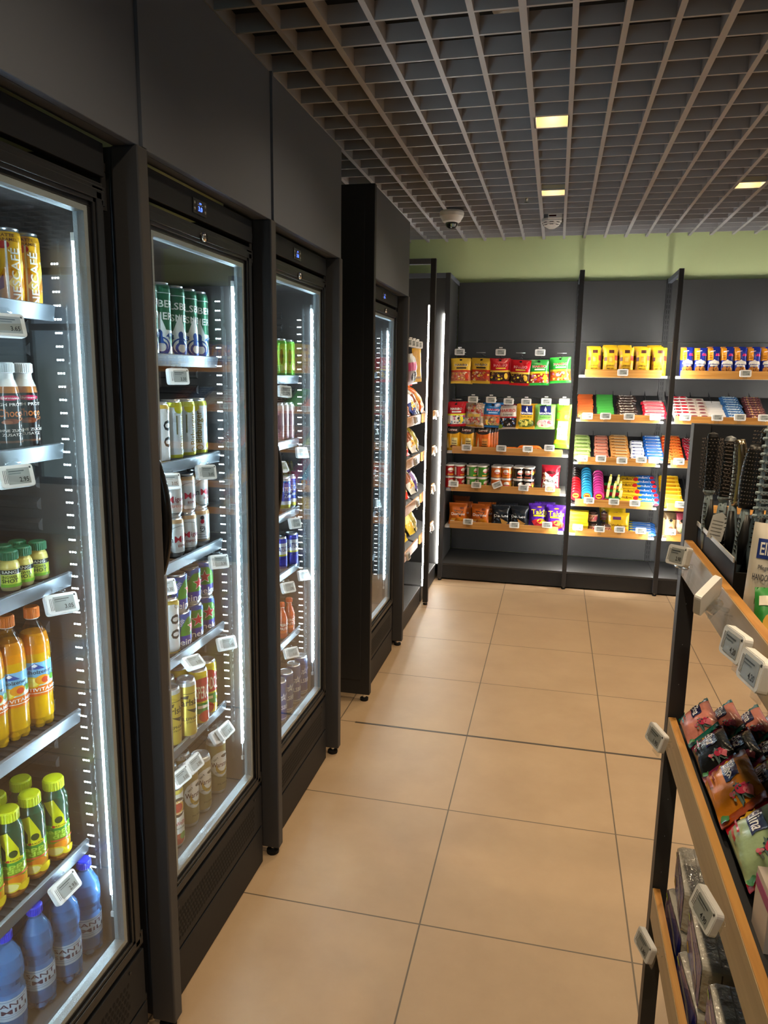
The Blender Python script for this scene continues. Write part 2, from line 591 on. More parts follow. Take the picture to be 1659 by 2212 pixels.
def tag_proto(price, scr=0, hang='rail'):
    key = (price, scr, hang)
    if key in TAGP:
        return TAGP[key]
    W, H, D = .066, .041, .011
    mb = MB()
    mb.prism(rrect(W, H, .006, 3), lambda u, v, t: (u, -D * t, v), WHITE)
    mb.prism(rrect(W * .97, H * .95, .006, 3), lambda u, v, t: (u, -D - .0012 * t, v), WHITE)
    fl = -D - .0012
    for a in (-.023, -.02, -.026):
        mb.box(a - .0004, fl - .0003, -.012, a + .0004, fl, .012, INK)
    mb.box(.025, fl - .0003, .0125, .0285, fl, .016, INK)
    sb = MB()
    sb.box(-.0185, fl - .0006, -.0145, .024, fl + .0002, .0145, SCREENO if scr else SCREEN)
    mp = lambda u, v, l: (u + .0027, fl - .0006 - l, v - .0145)
    decals(sb, [('T', price, .2, .27, .42, .3, '1c1e1f'), ('R', -.45, .78, .25, .84, '3c4244'), ('R', -.45, .64, .1, .69, '5a6062')], mp, .0425, .029, fin='x')
    cb = MB()
    if hang == 'rail':
        cb.prism(rrect(.03, .016, .003, 2), lambda u, v, t: (u, .004 - .006 * t, v + .026), CLEAR)
        cb.tube([(-.014, -.004, .024), (.014, -.004, .024)], .0045, CLEAR, 8)
        cb.tube([(-.01, .0, .03), (-.01, .01, .038), (-.01, .016, .032), (.008, .016, .032), (.008, .01, .038)], .0014, CLEAR, 6)
    elif hang == 'hook':
        cb.prism(rrect(.03, .010, .003, 2), lambda u, v, t: (u, .002 - .004 * t, v + .024), CLEAR)
        cb.prism(rrect(.024, .007, .003, 2), lambda u, v, t: (u, .002 - .003 * t, v + .03), WHITE)
    else:
        if hang == 'arm':
            cb.prism([(-.006, -.03), (.006, -.03), (.004, .004), (-.004, .004)], lambda u, v, t: (u, .026 + .002 * t, v - .024), CLEAR)
            cb.tube([(-.013, .008, -.018), (.013, .008, -.018)], .0075, CLEAR, 10)
            cb.tube([(0, .008, -.018), (0, .03, -.014)], .004, CLEAR, 8)
            cb.tube([(-.012, .03, -.012), (-.012, .052, -.008), (.012, .052, -.008), (.012, .03, -.012)], .0016, CLEAR, 6)
        cb.prism([(-.018, .004), (.018, .004), (.012, -.012), (.012, -.026), (-.012, -.026), (-.012, -.012)], lambda u, v, t: (u, .003 + .004 * t, v - .012), CLEAR)
        cb.tube([(-.012, .002, -.021), (.012, .002, -.021)], .004, CLEAR, 8)
    TAGP[key] = (None, [('tag_case', mb.mesh('tag_case'), []), ('tag_screen', sb.mesh('tag_screen'), []), ('tag_clip', cb.mesh('tag_clip'), [])])
    return TAGP[key]

def price_tag(loc, price, label, rot=(0, 0, 0), scr=0, hang='plank', sc=None):
    return inst(tag_proto(price, scr, hang), 'price_tag', label, 'price tag', loc, rot, 'electronic price tags', sc)

# ------------------------------------------------------------------ the room
CZ = 2.68            # underside of the open-cell ceiling
mb = MB(); mb.box(-1.6, -3.2, -.05, 4.2, 6.35, 0, floor_material()); struct('floor', mb)
mb = MB(); mb.box(-.83, 3.085, 0, 4.2, 3.0975, .0008, principled('dark_joint_profile', (.06, .05, .042), .5)); struct('trim_1', mb)
GREEN = principled('green_wall_paint', (.70, .80, .42), .6, bump=(140, .1, .001))
OFFW = principled('off_white_wall_paint', (.6, .61, .6), .6, bump=(140, .1, .001))
VOID = principled('black_ceiling_void', (.004, .004, .005), .9)
mb = MB(); mb.box(-1.6, 6.245, 0, 1.75, 6.35, 3.05, GREEN); struct('wall_back', mb)
mb = MB()
for b in ((1.75, 0, 4.2, .5), (1.75, 2.55, 4.2, 3.05), (1.75, .5, 1.95, 2.55), (3.9, .5, 4.2, 2.55)):
    mb.box(b[0], 6.245, b[1], b[2], 6.35, b[3], OFFW)
struct('wall_back_right', mb)
mb = MB(); mb.box(-1.65, -3.2, 0, -1.55, 6.35, 3.05, GREEN); struct('wall_left', mb)
mb = MB(); mb.box(4.2, -3.2, 0, 4.3, 6.35, 3.05, OFFW); struct('wall_right', mb)
mb = MB()
for b in ((-1.65, 0, 4.3, .9), (-1.65, 2.5, 4.3, 3.05), (-1.65, .9, .2, 2.5), (3.6, .9, 4.3, 2.5)):
    mb.box(b[0], -3.3, b[1], b[2], -3.2, b[3], OFFW)
struct('wall_front', mb)
mb = MB(); mb.box(-1.65, -3.3, 3.05, 4.3, 6.35, 3.1, VOID); struct('ceiling', mb)
wf = principled('window_frame_grey', (.08, .085, .09), .4)
def unseen_window(name, x0, x1, z0, z1, y, bars):
    mb = MB()
    for b in [(x0, z0, x1, z0 + .06), (x0, z1 - .06, x1, z1), (x0, z0 + .06, x0 + .06, z1 - .06), (x1 - .06, z0 + .06, x1, z1 - .06)] + bars:
        mb.box(b[0], y - .03, b[1], b[2], y + .03, b[3], wf)
    win = struct(name, mb)
    mb = MB(); mb.box(x0 + .06, y - .002, z0 + .06, x1 - .06, y + .002, z1 - .06, PANE); part('window_pane', mb, win)
unseen_window('unseen_window_1', 1.95, 3.9, .5, 2.55, 6.30, [(2.55, .56, 2.61, 2.49), (3.2, .56, 3.26, 2.49), (2.01, 1.98, 3.84, 2.04)])  # out of view, enlarged to supply daylight and door-glass reflections
unseen_window('unseen_window_2', .2, 3.6, .9, 2.5, -3.25, [(1.3, .96, 1.36, 2.44), (2.45, .96, 2.51, 2.44)])  # added behind the camera as cool fill for the grid and uprights

# open-cell grid: bars every 154 x 159 mm, 50 mm tall
GRIDM = principled('grey_cell_grid', (.46, .46, .49), .5)
mb = MB()
gx0, gx1, gy0, gy1 = -1.545, 4.19, -.9, 6.24
xs = [-.005 + .1545 * k for k in range(-9, 28)]
ys = [6.101 - .1587 * k for k in range(0, 45)]
for k, x in enumerate(xs):
    w = .0095 if k % 4 else .0115
    if gx0 < x < gx1:
        mb.box(x - w, gy0, CZ, x + w, gy1, CZ + .056, GRIDM)
for k, y in enumerate(ys):
    if gy0 < y < gy1:
        mb.box(gx0, y - .0052, CZ + .0006, gx1, y + .0052, CZ + .056, GRIDM)
o = struct('ceiling_grid', mb)

# recessed downlights in single cells
LAMPS = [(-.0825, 3.483, 1), (-.0825, 4.733, 1), (.998, 4.733, 1), (-.0825, 2.213, 0), (.998, 3.483, 0), (.998, 2.213, 0), (.998, .943, 0), (-.0825, .943, 0), (2.07, 3.483, 0), (2.07, 4.733, 0), (2.07, .943, 0), (-.0825, -.4, 0), (.998, -.4, 0)]
for k, (lx, ly, vis) in enumerate(LAMPS):
    if vis:
        d = empty('ceiling_downlight', ('lit square downlight in the ceiling grid, nearer one of the aisle pair', 'lit square downlight in the ceiling grid above the white smoke detector', 'lit square downlight in the ceiling grid near the right picture edge')[k], 'ceiling light', (lx, ly, CZ), group='recessed ceiling downlights')
        mb = MB()
        a, b, hh = .071, .06, .055
        for (x0, y0, x1, y1), (u0, v0, u1, v1) in (((-a, -a, a, -a), (-b, -b, b, -b)), ((a, -a, a, a), (b, -b, b, b)), ((a, a, -a, a), (b, b, -b, b)), ((-a, a, -a, -a), (-b, b, -b, -b))):
            mb.add([(x0, y0, .004), (x1, y1, .004), (u1, v1, hh), (u0, v0, hh)], [(0, 1, 2, 3)], REFL)
        mb.add([(-b, -b, hh), (b, -b, hh), (b, b, hh), (-b, b, hh)], [(0, 1, 2, 3)], REFL)
        part('lamp_reflector', mb, d)
        mb = MB()
        for q in ((-.0735, -.0735, .0735, -.07), (-.0735, .07, .0735, .0735), (-.0735, -.07, -.07, .07), (.07, -.07, .0735, .07)):
            mb.box(q[0], q[1], 0, q[2], q[3], .006, WHITEM)
        part('lamp_rim', mb, d)
        mb = MB(); mb.lathe([(.001, .046, LAMP), (.02, .046, LAMP), (.026, .052, LAMP), (.026, .0549, LAMP)], 16)
        part('lamp_lens', mb, d)
    L = bpy.data.lights.new('downlight_beam', 'SPOT')
    L.energy = 48
    L.color = (1.0, .77, .50)
    L.spot_size = R(128); L.spot_blend = .85; L.shadow_soft_size = .035
    lo = bpy.data.objects.new('downlight_beam', L); COL.objects.link(lo)
    lo.location = (lx, ly, CZ - .004 if vis else CZ + .004)

# ceiling fittings
d = empty('dome_camera', 'white dome security camera hanging from the ceiling grid', 'security camera', (-0.742,5.139,2.66))
mb = MB(); mb.lathe([(.001, .02, WHITE), (.078, .02, WHITE), (.082, .008, WHITE), (.078, -.012, WHITE), (.058, -.045, WHITE), (.046, -.052, WHITE), (.001, -.052, WHITE)], 32)
part('camera_housing', mb, d)
mb = MB(); mb.lathe([(.041, -.05, None), (.040, -.062, None), (.031, -.079, None), (.016, -.088, None), (.001, -.09, None)], 24, mat=principled('dark_dome_glass', (.01, .01, .011), .05, spec=.9))
mb.lathe([(.016, -.064, CHROME), (.013, -.084, CHROME)], 12, (.012, -.03, 0))
part('camera_dome', mb, d)
d = empty('smoke_detector', 'round white smoke detector under the ceiling grid', 'smoke detector', (-0.093,5.48,2.66))
mb = MB(); mb.lathe([(.001, .02, WHITE), (.066, .02, WHITE), (.068, .004, WHITE), (.054, -.022, WHITE), (.022, -.042, WHITE), (.001, -.045, WHITE)], 32)
part('detector_body', mb, d)
mb = MB()
for k in range(8):
    a = 2 * math.pi * k / 8
    for rr, zz in ((.0625, -.008), (.0545, -.022)):
        pts = [(rr * math.cos(a + q) , rr * math.sin(a + q), zz) for q in (-.22, -.1, 0, .1, .22)]
        mb.tube(pts, .0022, INK, 5)
part('detector_slots', mb, d)
mb = MB(); mb.box(-.045, -.012, -.016, .045, .012, .02, WHITE); mb.box(-.04, -.0125, -.006, .008, -.012, .004, principled('red_window', (.05, .008, .008), .2))
o = part('alarm_indicator', mb); o.location = (-0.071,5.323,2.67); tag(o, 'small white indicator box beside the smoke detector', 'alarm indicator')
mb = MB(); mb.lathe([(.006, .05, CHROME), (.006, 0, CHROME), (.011, -.004, CHROME), (.004, -.02, CHROME), (.016, -.024, CHROME), (.001, -.026, CHROME)], 12)
o = part('sprinkler_head', mb); o.location = (-0.242,4.886,2.69); tag(o, 'small metal sprinkler head poking through the ceiling grid', 'sprinkler')
d = empty('ceiling_detector', 'white detector with dark bands mounted above the ceiling grid', 'smoke detector', (-.235, 2.80, 2.84))
mb = MB(); mb.lathe([(.001, .21, WHITE), (.05, .21, WHITE), (.05, -.01, WHITE), (.03, -.024, WHITE), (.001, -.026, WHITE)], 24)
part('detector_body', mb, d)
mb = MB(); mb.lathe([(.0508, .004, INK), (.0508, .009, INK)], 24); mb.lathe([(.0508, -.004, INK), (.0508, .0, INK)], 24)
part('detector_slots', mb, d)

# ------------------------------------------------------------------ fridge surround
def upright(y, label, deep=True, foot=True):
    t = empty('surround_upright', label, 'upright post', (-.82, y, 0), group='fridge surround uprights')
    mb = MB(); mb.box(-.062, 0, .028, 0, .036, 2.03, UPR)
    part('upright_post', mb, t, .004)
    mb = MB(); mb.box(-.68, .008, .034, -.063, .028, 2.03, BLACK)
    part('side_panel', mb, t)
    for q in (-.03, -.6):
        mb = MB(); mb.lathe([(.02, 0, HOLE), (.021, .004, HOLE), (.021, .012, HOLE), (.008, .014, CHROME), (.008, .034, CHROME)], 16, (q, .018, 0))
        part('foot', mb, t)
    return t
upright(.68, 'dark grey surround post left of the nearest fridge')
upright(1.386, 'dark grey surround post between the juice fridge and the beer fridge')
upright(2.085, 'dark grey surround post between the beer fridge and the narrow third fridge')
upright(2.779, 'dark grey surround post ending the row of three fridges')
def fascia(y0, y1, label):
    t = empty('overhead_fascia', label, 'fascia panel', (-.826, y0, 2.03), group='fridge fascia panels')
    mb = MB(); mb.box(-.018, .002, 0, 0, y1 - y0 - .002, .392, ANTH)
    part('fascia_board', mb, t, .0015)
    mb = MB(); mb.box(-.05, .002, -.0, -.0185, y1 - y0 - .002, .012, ANTH); mb.box(-.05, .002, .3, -.0185, y1 - y0 - .002, .34, BLACK)
    part('fascia_return', mb, t)
    return t
fascia(-.1, .698, 'dark grey fascia panel at the near end of the fridges')
fascia(.698, 1.404, 'dark grey fascia panel above the nearest juice fridge')
fascia(1.422, 2.103, 'dark grey fascia panel above the beer fridge')
fascia(2.113, 2.815, 'dark grey fascia panel above the third fridge')
fascia(3.353, 4.15, 'dark grey fascia panel above the far fridge past the gap')
mb = MB(); mb.box(-.844, 1.4045, 2.03, -.82, 1.4215, 2.425, ANTH)
o = part('fascia_post', mb); tag(o, 'narrow vertical fascia strip above the first surround post', 'upright post')
mb = MB(); mb.box(-.844, 2.1035, 2.03, -.82, 2.1125, 2.425, ANTH)
o = part('fascia_post', mb); tag(o, 'narrow vertical fascia strip above the second surround post', 'upright post')
# far housing: full-height end panel beside the gap
t = empty('housing_gable', 'black full height end panel standing on feet beyond the gap', 'end panel', (-.82, 3.318, 0))
mb = MB(); mb.box(-.72, 0, .034, 0, .034, 2.424, BLACK)
part('panel_board', mb, t, .003)
mb = MB(); mb.box(-.66, -.004, .11, -.045, 0, 2.36, BLACK)
part('panel_inset', mb, t, .002)
for q in (-.03, -.5):
    mb = MB(); mb.lathe([(.02, 0, HOLE), (.021, .012, HOLE), (.008, .014, CHROME), (.008, .036, CHROME)], 16, (q, .017, 0))
    part('foot', mb, t)
upright(4.113, 'dark grey surround post between the far fridge and the snack rack')

# ------------------------------------------------------------------ fridges
def fridge(y0, y1, zs, label, handle, ribs=True):
    f = empty('display_fridge', label, 'fridge', (0, 0, 0), group='glass door drinks fridges')
    xf, xb, w = -.892, -1.47, .034
    mb = MB()
    mb.box(xb, y0, .06, xf, y0 + w, 1.955, FRIDGE); mb.box(xb, y1 - w, .06, xf, y1, 1.955, FRIDGE)
    mb.box(xb, y0 + w, .06, xb + w, y1 - w, 1.955, FRIDGE)
    mb.box(xb + w, y0 + w, 1.9, xf, y1 - w, 1.955, FRIDGE); mb.box(xb + w, y0 + w, .06, xf, y1 - w, .31, FRIDGE)
    part('cabinet', mb, f)
    e = .0015
    mb = MB()
    mb.box(xb + w, y0 + w, .31, xf, y0 + w + e, 1.9, LINER); mb.box(xb + w, y1 - w - e, .31, xf, y1 - w, 1.9, LINER)
    mb.box(xb + w, y0 + w, .31, xb + w + e, y1 - w, 1.9, LINER); mb.box(xb + w, y0 + w, 1.8985, xf, y1 - w, 1.9, LINER); mb.box(xb + w, y0 + w, .31, xf, y1 - w, .3115, LINER)
    if ribs:
        z = .42
        while z < 1.8:
            for yy, s_ in ((y1 - w - e, -1), (y0 + w + e, 1)):
                pts = [(0, 0), (.010, .004), (.013, .010), (.012, .018), (0, .026)]
                mb.prism(pts, lambda u, v, t, yy=yy, s_=s_, z=z: (-1.40 + .375 * t, yy + s_ * u, z + v), LINER)
            z += .0445
    part('inner_liner', mb, f)
    # pair of LED strips just behind the door edges
    for yy, s_ in ((y1 - w - .012, -1), (y0 + w + .012, 1)):
        mb = MB(); mb.box(-.908, yy - .0032, .445, -.903, yy + .0032, 1.835, LED)
        for k in range(58):
            z = .458 + k * .0238
            mb.lathe([(.0012, -.0052, LEDBEAD), (.0052, 0, LEDBEAD), (.0012, .0052, LEDBEAD)], 6, (-.9025, yy, z), smooth=True)
        mb.tube([(-.9055, yy, .445), (-.9055, yy, .40)], .0016, WHITE, 6); mb.box(-.909, yy - .004, .39, -.902, yy + .004, .402, WHITE); mb.box(-.909, yy - .004, 1.835, -.902, yy + .004, 1.85, WHITE)
        part('led_strip_or_reflection', mb, f, label='bright white LED strip')
        mb = MB()  # glowing dots put in for the LED strip's reflection, not a second strip
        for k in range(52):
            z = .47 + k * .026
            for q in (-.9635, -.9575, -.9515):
                mb.box(q - .002, yy + s_ * -.0115 - .001, z - .0017, q + .002, yy + s_ * -.0115 + .001, z + .0017, LEDREFL)
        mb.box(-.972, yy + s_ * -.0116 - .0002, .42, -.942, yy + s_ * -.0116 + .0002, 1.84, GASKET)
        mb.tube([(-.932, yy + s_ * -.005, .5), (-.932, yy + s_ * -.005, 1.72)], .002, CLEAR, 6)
        part('led_strip_or_reflection', mb, f, label='dim dotted reflection of the LED strip')
    mb = MB(); mb.box(xb + .1, y0 + w + .006, 1.955, xf - .2, y1 - w, 1.99, BLACK); mb.box(-.885, y0, 1.957, -.862, y1, 2.018, FRIDGE)
    hp = part('header_panel', mb, f, .002)
    yc = y0 + .46 * (y1 - y0)
    mb = MB(); mb.box(-.862, yc - .034, 1.968, -.8595, yc + .034, 2.002, principled('display_bezel', (.03, .032, .036), .3)); mb.box(-.8594, yc - .02, 1.972, -.859, yc + .02, 1.998, INK)
    for a, b in ((-.027, 1.992), (-.027, 1.978), (.027, 1.992), (.027, 1.978)):
        mb.tube([(-.86, yc + a, b), (-.8585, yc + a, b)], .0033, ALU, 8)
    decals(mb, [('T', '3.0', 0, .34, .5, .42, '0000ff'), ('R', -.35, .66, .35, .7, 'c8d8ff'), ('T', 'oo', 0, .82, .25, .14, '0000ff')], lambda u, v, l: (-.8588 - -l, yc + u, 1.972 + v), .04, .026, fin='x')
    for i_, m_ in enumerate(mb.mats):
        if m_.name == 'print_x_0000ff':
            mb.mats[i_] = BLUEL
    part('temperature_display', mb, hp)
    # door
    ya, yb, za, zb, fw = y0 + .004, y1 - .004, .288, 1.945, .05
    mb = MB()
    for a0, a1, b0, b1 in ((ya, yb, zb - fw, zb), (ya, yb, za, za + fw), (ya, ya + fw, za + fw, zb - fw), (yb - fw, yb, za + fw, zb - fw)):
        mb.box(-.888, a0, b0, -.866, a1, b1, GASKET)
        ins = .008
        if a1 - a0 > .1:
            mb.box(-.866, a0, b0 + ins, -.860, a1, b1 - ins, GASKET); mb.box(-.86, a0 + ins, b0 + 2 * ins, -.857, a1 - ins, b1 - 2 * ins, GASKET)
        else:
            mb.box(-.866, a0 + ins, b0 - fw * .8, -.860, a1 - ins, b1 + fw * .8, GASKET); mb.box(-.86, a0 + 2 * ins, b0 - fw * .6, -.857, a1 - 2 * ins, b1 + fw * .6, GASKET)
    dr = part('door', mb, f, .0015)
    g0, g1, h0, h1 = ya + fw, yb - fw, za + fw, zb - fw
    mb = MB()
    sp = .011
    for a0, a1, b0, b1 in ((g0, g1, h1 - sp, h1), (g0, g1, h0, h0 + sp), (g0, g0 + sp, h0 + sp, h1 - sp), (g1 - sp, g1, h0 + sp, h1 - sp)):
        mb.box(-.891, a0, b0, -.8675, a1, b1, SPACER)
    part('spacer_bar', mb, dr)
    mb = MB(); mb.add([(-.8665, g0, h0), (-.8665, g1, h0), (-.8665, g1, h1), (-.8665, g0, h1)], [(0, 1, 2, 3)], PANE)
    mb.add([(-.8825, g0, h0), (-.8825, g1, h0), (-.8825, g1, h1), (-.8825, g0, h1)], [(0, 1, 2, 3)], PANE)
    part('glass_pane', mb, dr)
    mb = MB(); mb.tube([(-.857, yc, 1.917), (-.846, yc, 1.917)], [.011, .0105], CHROME, 16); mb.box(-.8459, yc - .001, 1.913, -.8455, yc + .001, 1.921, INK)
    part('door_lock', mb, dr)
    if handle:
        yh = ya + .004
        mb = MB(); n = 14
        mb.tube([(-.858 + .03 * math.sin(math.pi * k / n) ** .7, yh, 1.13 + .28 * k / n) for k in range(n + 1)], .011, principled('glossy_black_handle', (.012, .012, .013), .12), 10)
        part('door_handle', mb, dr)
    # lower grille and kick panel
    mb = MB(); mb.box(-.88, y0 + .002, .142, -.862, y1 - .002, .279, FRIDGE)
    n = int((y1 - y0 - .10) / .0135)
    for r_ in range(6):
        for k in range(n):
            yy = y0 + .05 + (k + (.5 if r_ % 2 else 0)) * .0135
            zz = .168 + r_ * .0142
            mb.add([(-.8616, yy + .0052 * math.cos(math.pi * q / 3 + .52), zz + .0062 * math.sin(math.pi * q / 3 + .52)) for q in range(6)], [(0, 1, 2, 3, 4, 5)], HOLE)
    for a in (y0 + .045, y1 - .06):
        mb.tube([(-.862, a, .262), (-.8595, a, .262)], .004, GASKET, 8)
    part('grille_panel', mb, f, .001)
    mb = MB(); mb.box(-.88, y0, .004, -.862, y1, .134, FRIDGE)
    part('kick_panel', mb, f, .001)
    for z in (.06, 1.9):
        mb = MB(); mb.box(-.89, y1, z, -.872, y1 + .018, z + .07, BLACK); mb.tube([(-.872, y1 + .008, z + .07), (-.872, y1 + .008, z + .085)], .006, GASKET, 8)
        part('door_hinge', mb, f)
    for z in zs:
        mb = MB()
        a, b = y0 + w + .022, y1 - w - .022
        n = 22
        for k in range(n + 1):
            yy = a + (b - a) * k / n
            mb.box(-1.41, yy - .0016, z - .004, -.968, yy + .0016, z, BLACK)
        for xx in (-1.40, -1.18, -.975):
            mb.box(xx - .004, a, z - .012, xx + .004, b, z - .0042, BLACK)
        mb.box(-1.41, a, z - .006, -.97, b, z - .0045, BLACK)
        sh = part('fridge_shelf', mb, f)
        mb = MB(); mb.prism([(-.968, z - .016), (-.960, z - .018), (-.955, z + .012), (-.963, z + .014)], lambda u, v, t: (u, a - .012 + (b - a + .024) * t, v), RAILM)
        part('price_rail', mb, sh, .001)
    return f
Z1 = (1.705, 1.438, 1.172, .868, .559)
Z2 = (1.627, 1.355, 1.092, .83, .57)
Z3 = (1.578, 1.342, 1.074, .852, .582)
Z4 = (1.60, 1.33, 1.07, .83, .58)
fridge(.735, 1.334, Z1, 'nearest glass door fridge with coffee, juice and water', False)
fridge(1.447, 2.044, Z2, 'second glass door fridge full of beer cans', True)
fridge(2.14, 2.738, Z3, 'third glass door fridge with green and blue cans', True)
fridge(3.42, 4.022, Z4, 'far glass door fridge beyond the black end panel', False)

# ------------------------------------------------------------------ wall shelving
POST = principled('dark_frame_coat', (.035, .036, .04), .5)
def led_profile(t, x, y, z0, z1, s=.004, m=LEDS):
    mb = MB(); mb.box(x - s, y - s, z0, x + s, y + s, z1, m)
    part('led_strip_or_reflection', mb, t, label='bright white LED strip')

PLZ = {'bay1': (1.008, .709, .409), 'bay2': (1.61, 1.284, .962, .639, .408)}
def wood_plank(x0, x1, y, z, h=.057):
    mb = MB(); mb.box(x0, y - .012, z, x1, y, z + h, WOODX)
    return mb

def shelf_frame(x, y, label, ya, yw=6.2):
    """tall frame: front post, top arm, slotted back upright, LED behind the post"""
    t = empty('shelving_frame', label, 'shelving frame', (0, 0, 0), group='wall shelving frames')
    mb = MB(); mb.box(x, y, .02, x + .033, y + .034, 2.36, POST)
    part('frame_post', mb, t, .002)
    mb = MB(); mb.box(x + .002, y + .0345, 2.326, x + .031, yw - .02, 2.36, ANTH)
    part('frame_arm', mb, t, .002)
    mb = MB(); mb.box(x - .004, yw - .02, .135, x + .037, yw - .004, 2.36, BLACK)
    for k in range(56):
        for d in (.006, .022):
            mb.box(x + d, yw - .0204, .16 + k * .0388, x + d + .005, yw - .0198, .186 + k * .0388, HOLE)
    part('slotted_upright', mb, t)
    mb = MB(); mb.lathe([(.015, 0, HOLE), (.016, .01, HOLE), (.006, .012, CHROME), (.006, .022, CHROME)], 12, (x + .016, y + .017, 0))
    part('foot', mb, t)
    led_profile(t, x + .0165, y + .0395, .15, 2.06)
    return t
PY = 5.625
shelf_frame(.121, PY, 'dark frame post left of the yellow biscuit shelf', (.0, .033))
shelf_frame(.787, PY, 'dark frame post left of the blue cookie shelf', (.0, .033))
shelf_frame(1.752, PY, 'dark frame post hidden behind the hair brush rack', (.0, .033))

def wall_bay(x0, x1, label, flat, tilt, ncol=()):
    t = empty('wall_shelving', label, 'shelving unit', (0, 0, 0), group='back wall shelving bays')
    mb = MB(); zs = [.135, 1.438, 1.885, 2.355]
    for a, b in zip(zs, zs[1:]):
        mb.box(x0, 6.198, a + .0012, x1, 6.214, b - .0012, DGREY)
    part('back_panel', mb, t, .001)
    mb = MB(); mb.box(x0 - .0183, 5.6625, .118, x1 + .0183, 6.178, .1345, DGREY); mb.box(x0, 6.178, .118, x1, 6.197, .1345, DGREY)
    part('base_deck', mb, t, .002)
    mb = MB(); mb.box(x0 - .0183, 5.6625, .012, x1 + .0183, 5.677, .1175, BLACK)
    part('plinth', mb, t)
    for z in flat:
        mb = MB(); mb.box(x0 + .004, 5.742, z - .002, x1 - .004, 6.19, z + .016, WHITEM)
        sh = part('shelf_board', mb, t, .001)
        part('front_plank', wood_plank(x0 + .046, x1 - .046, 5.741, z), sh, .002)
    for z in tilt:
        mb = MB()
        mb.box(x0 + .004, 5.742, z - .002, x1 - .004, 5.79, z + .012, WHITEM)
        mb.prism([(5.76, z + .0125), (6.15, z + .18), (6.15, z + .19), (5.76, z + .02)], lambda u, v, tt: (x0 + .01 + (x1 - x0 - .02) * tt, u, v), BLACK)
        for xx in [x0 + .006, x1 - .012] + [x0 + c * (x1 - x0) for c in ncol]:
            mb.prism([(5.765, z + .0205), (6.15, z + .1905), (6.16, z + .225), (5.765, z + .035)], lambda u, v, tt, xx=xx: (xx + .003 * tt, u, v), BLACK)
        sh = part('sloped_tray', mb, t)
        part('front_plank', wood_plank(x0 + .032, x1 - .032, 5.741, z), sh, .002)
    return t
wall_bay(-.816, .119, 'left bay of dark wall shelving with hanging sweet bags', PLZ['bay1'], ())
wall_bay(.156, .785, 'middle bay of dark wall shelving with sloped chocolate trays', (1.61, .408), (1.284, .962, .639), (.24, .45, .66, .83))
wall_bay(.822, 1.748, 'right bay of dark wall shelving partly behind the brush rack', (1.61, .408), (1.284, .962, .639), (.08, .205, .35, .505, .66))

# hook rails of the left bay
def hook_rail(z, xs, label):
    t = empty('hook_rail', label, 'hook rail', (0, 0, 0), group='hook rails')
    mb = MB(); mb.tube([(-.80, 6.17, z), (.105, 6.17, z)], .006, BLACK, 8)
    part('rail_bar', mb, t)
    for x in xs:
        mb = MB(); mb.tube([(x, 6.17, z), (x, 5.80, z), (x, 5.785, z + .012)], .0028, BLACK, 6)
        mb.tube([(x, 6.165, z + .022), (x, 5.79, z + .03)], .002, BLACK, 6)
        mb.tube([(x - .035, 5.786, z + .034), (x + .035, 5.786, z + .034)], .0025, ALU, 6)
        part('hook', mb, t)
HX1 = [-0.728, -0.578, -0.427, -0.277, -0.132, 0.028]
HX2 = [-0.753, -0.608, -0.476, -0.345, -0.215, -0.069, 0.061]
hook_rail(1.75, HX1, 'upper hook rail of the left bay holding six sweet bags')
hook_rail(1.392, HX2, 'lower hook rail of the left bay holding seven sweet bags')

# snack rack on the left behind the last fridge
def side_frame(y, label, led=True, panel=False):
    t = empty('shelving_frame', label, 'shelving frame', (0, 0, 0), group='wall shelving frames')
    mb = MB(); mb.box(-.842, y, .02, -.807, y + .034, 2.355, POST)
    part('frame_post', mb, t, .002)
    mb = MB(); mb.box(-1.38, y + .002, 2.32, -.8425, y + .032, 2.355, ANTH)
    part('frame_arm', mb, t, .002)
    mb = MB(); mb.lathe([(.015, 0, HOLE), (.016, .01, HOLE), (.006, .012, CHROME), (.006, .022, CHROME)], 12, (-.825, y + .017, 0))
    part('foot', mb, t)
    if led:
        led_profile(t, -.8475, y + .004, .14, 2.06, .004, LEDC if panel else LEDL)
    if panel:
        mb = MB(); mb.box(-1.38, y + .01, .13, -.8425, y + .028, 2.3195, DGREY)
        part('side_panel', mb, t)
        mb = MB(); mb.box(-.836, y + .0345, 2.326, -.812, 6.19, 2.36, ANTH); mb.box(-.836, y + .0345, .136, -.82, 6.19, 2.3255, DGREY)
        for k in range(56):
            mb.box(-.8196, 6.15, .16 + k * .0388, -.819, 6.16, .186 + k * .0388, HOLE)
        part('corner_panel', mb, t)
    return t
side_frame(4.945, 'dark frame post with a lit strip in the middle of the snack rack')
side_frame(5.62, 'dark corner frame post with a lit strip where rack meets shelving', True, True)
def side_bay(y0, y1, label):
    t = empty('snack_rack', label, 'shelving unit', (0, 0, 0), group='snack rack bays')
    mb = MB()
    for a, b in ((.135, 1.3), (1.3, 2.31)):
        mb.box(-1.395, y0, a + .0012, -1.381, y1, b - .0012, DGREY)
    part('back_panel', mb, t, .001)
    mb = MB(); mb.box(-1.38, y0, .118, -.86, y1, .136, DGREY)
    part('base_deck', mb, t, .002)
    mb = MB(); mb.box(-.875, y0, .012, -.862, y1, .1175, BLACK)
    part('plinth', mb, t)
    for z in (1.288, 1.021, .727, .43):
        mb = MB(); mb.prism([(-.895, z), (-1.36, z + .17), (-1.36, z + .182), (-.895, z + .012)], lambda u, v, tt: (u, y0 + .006 + (y1 - y0 - .012) * tt, v), DGREY)
        sh = part('sloped_tray', mb, t)
        mb = MB(); mb.box(-.892, y0 + .03, z - .004, -.88, y1 - .03, z + .058, WOODY)
        part('front_plank', mb, sh, .002)
    return t
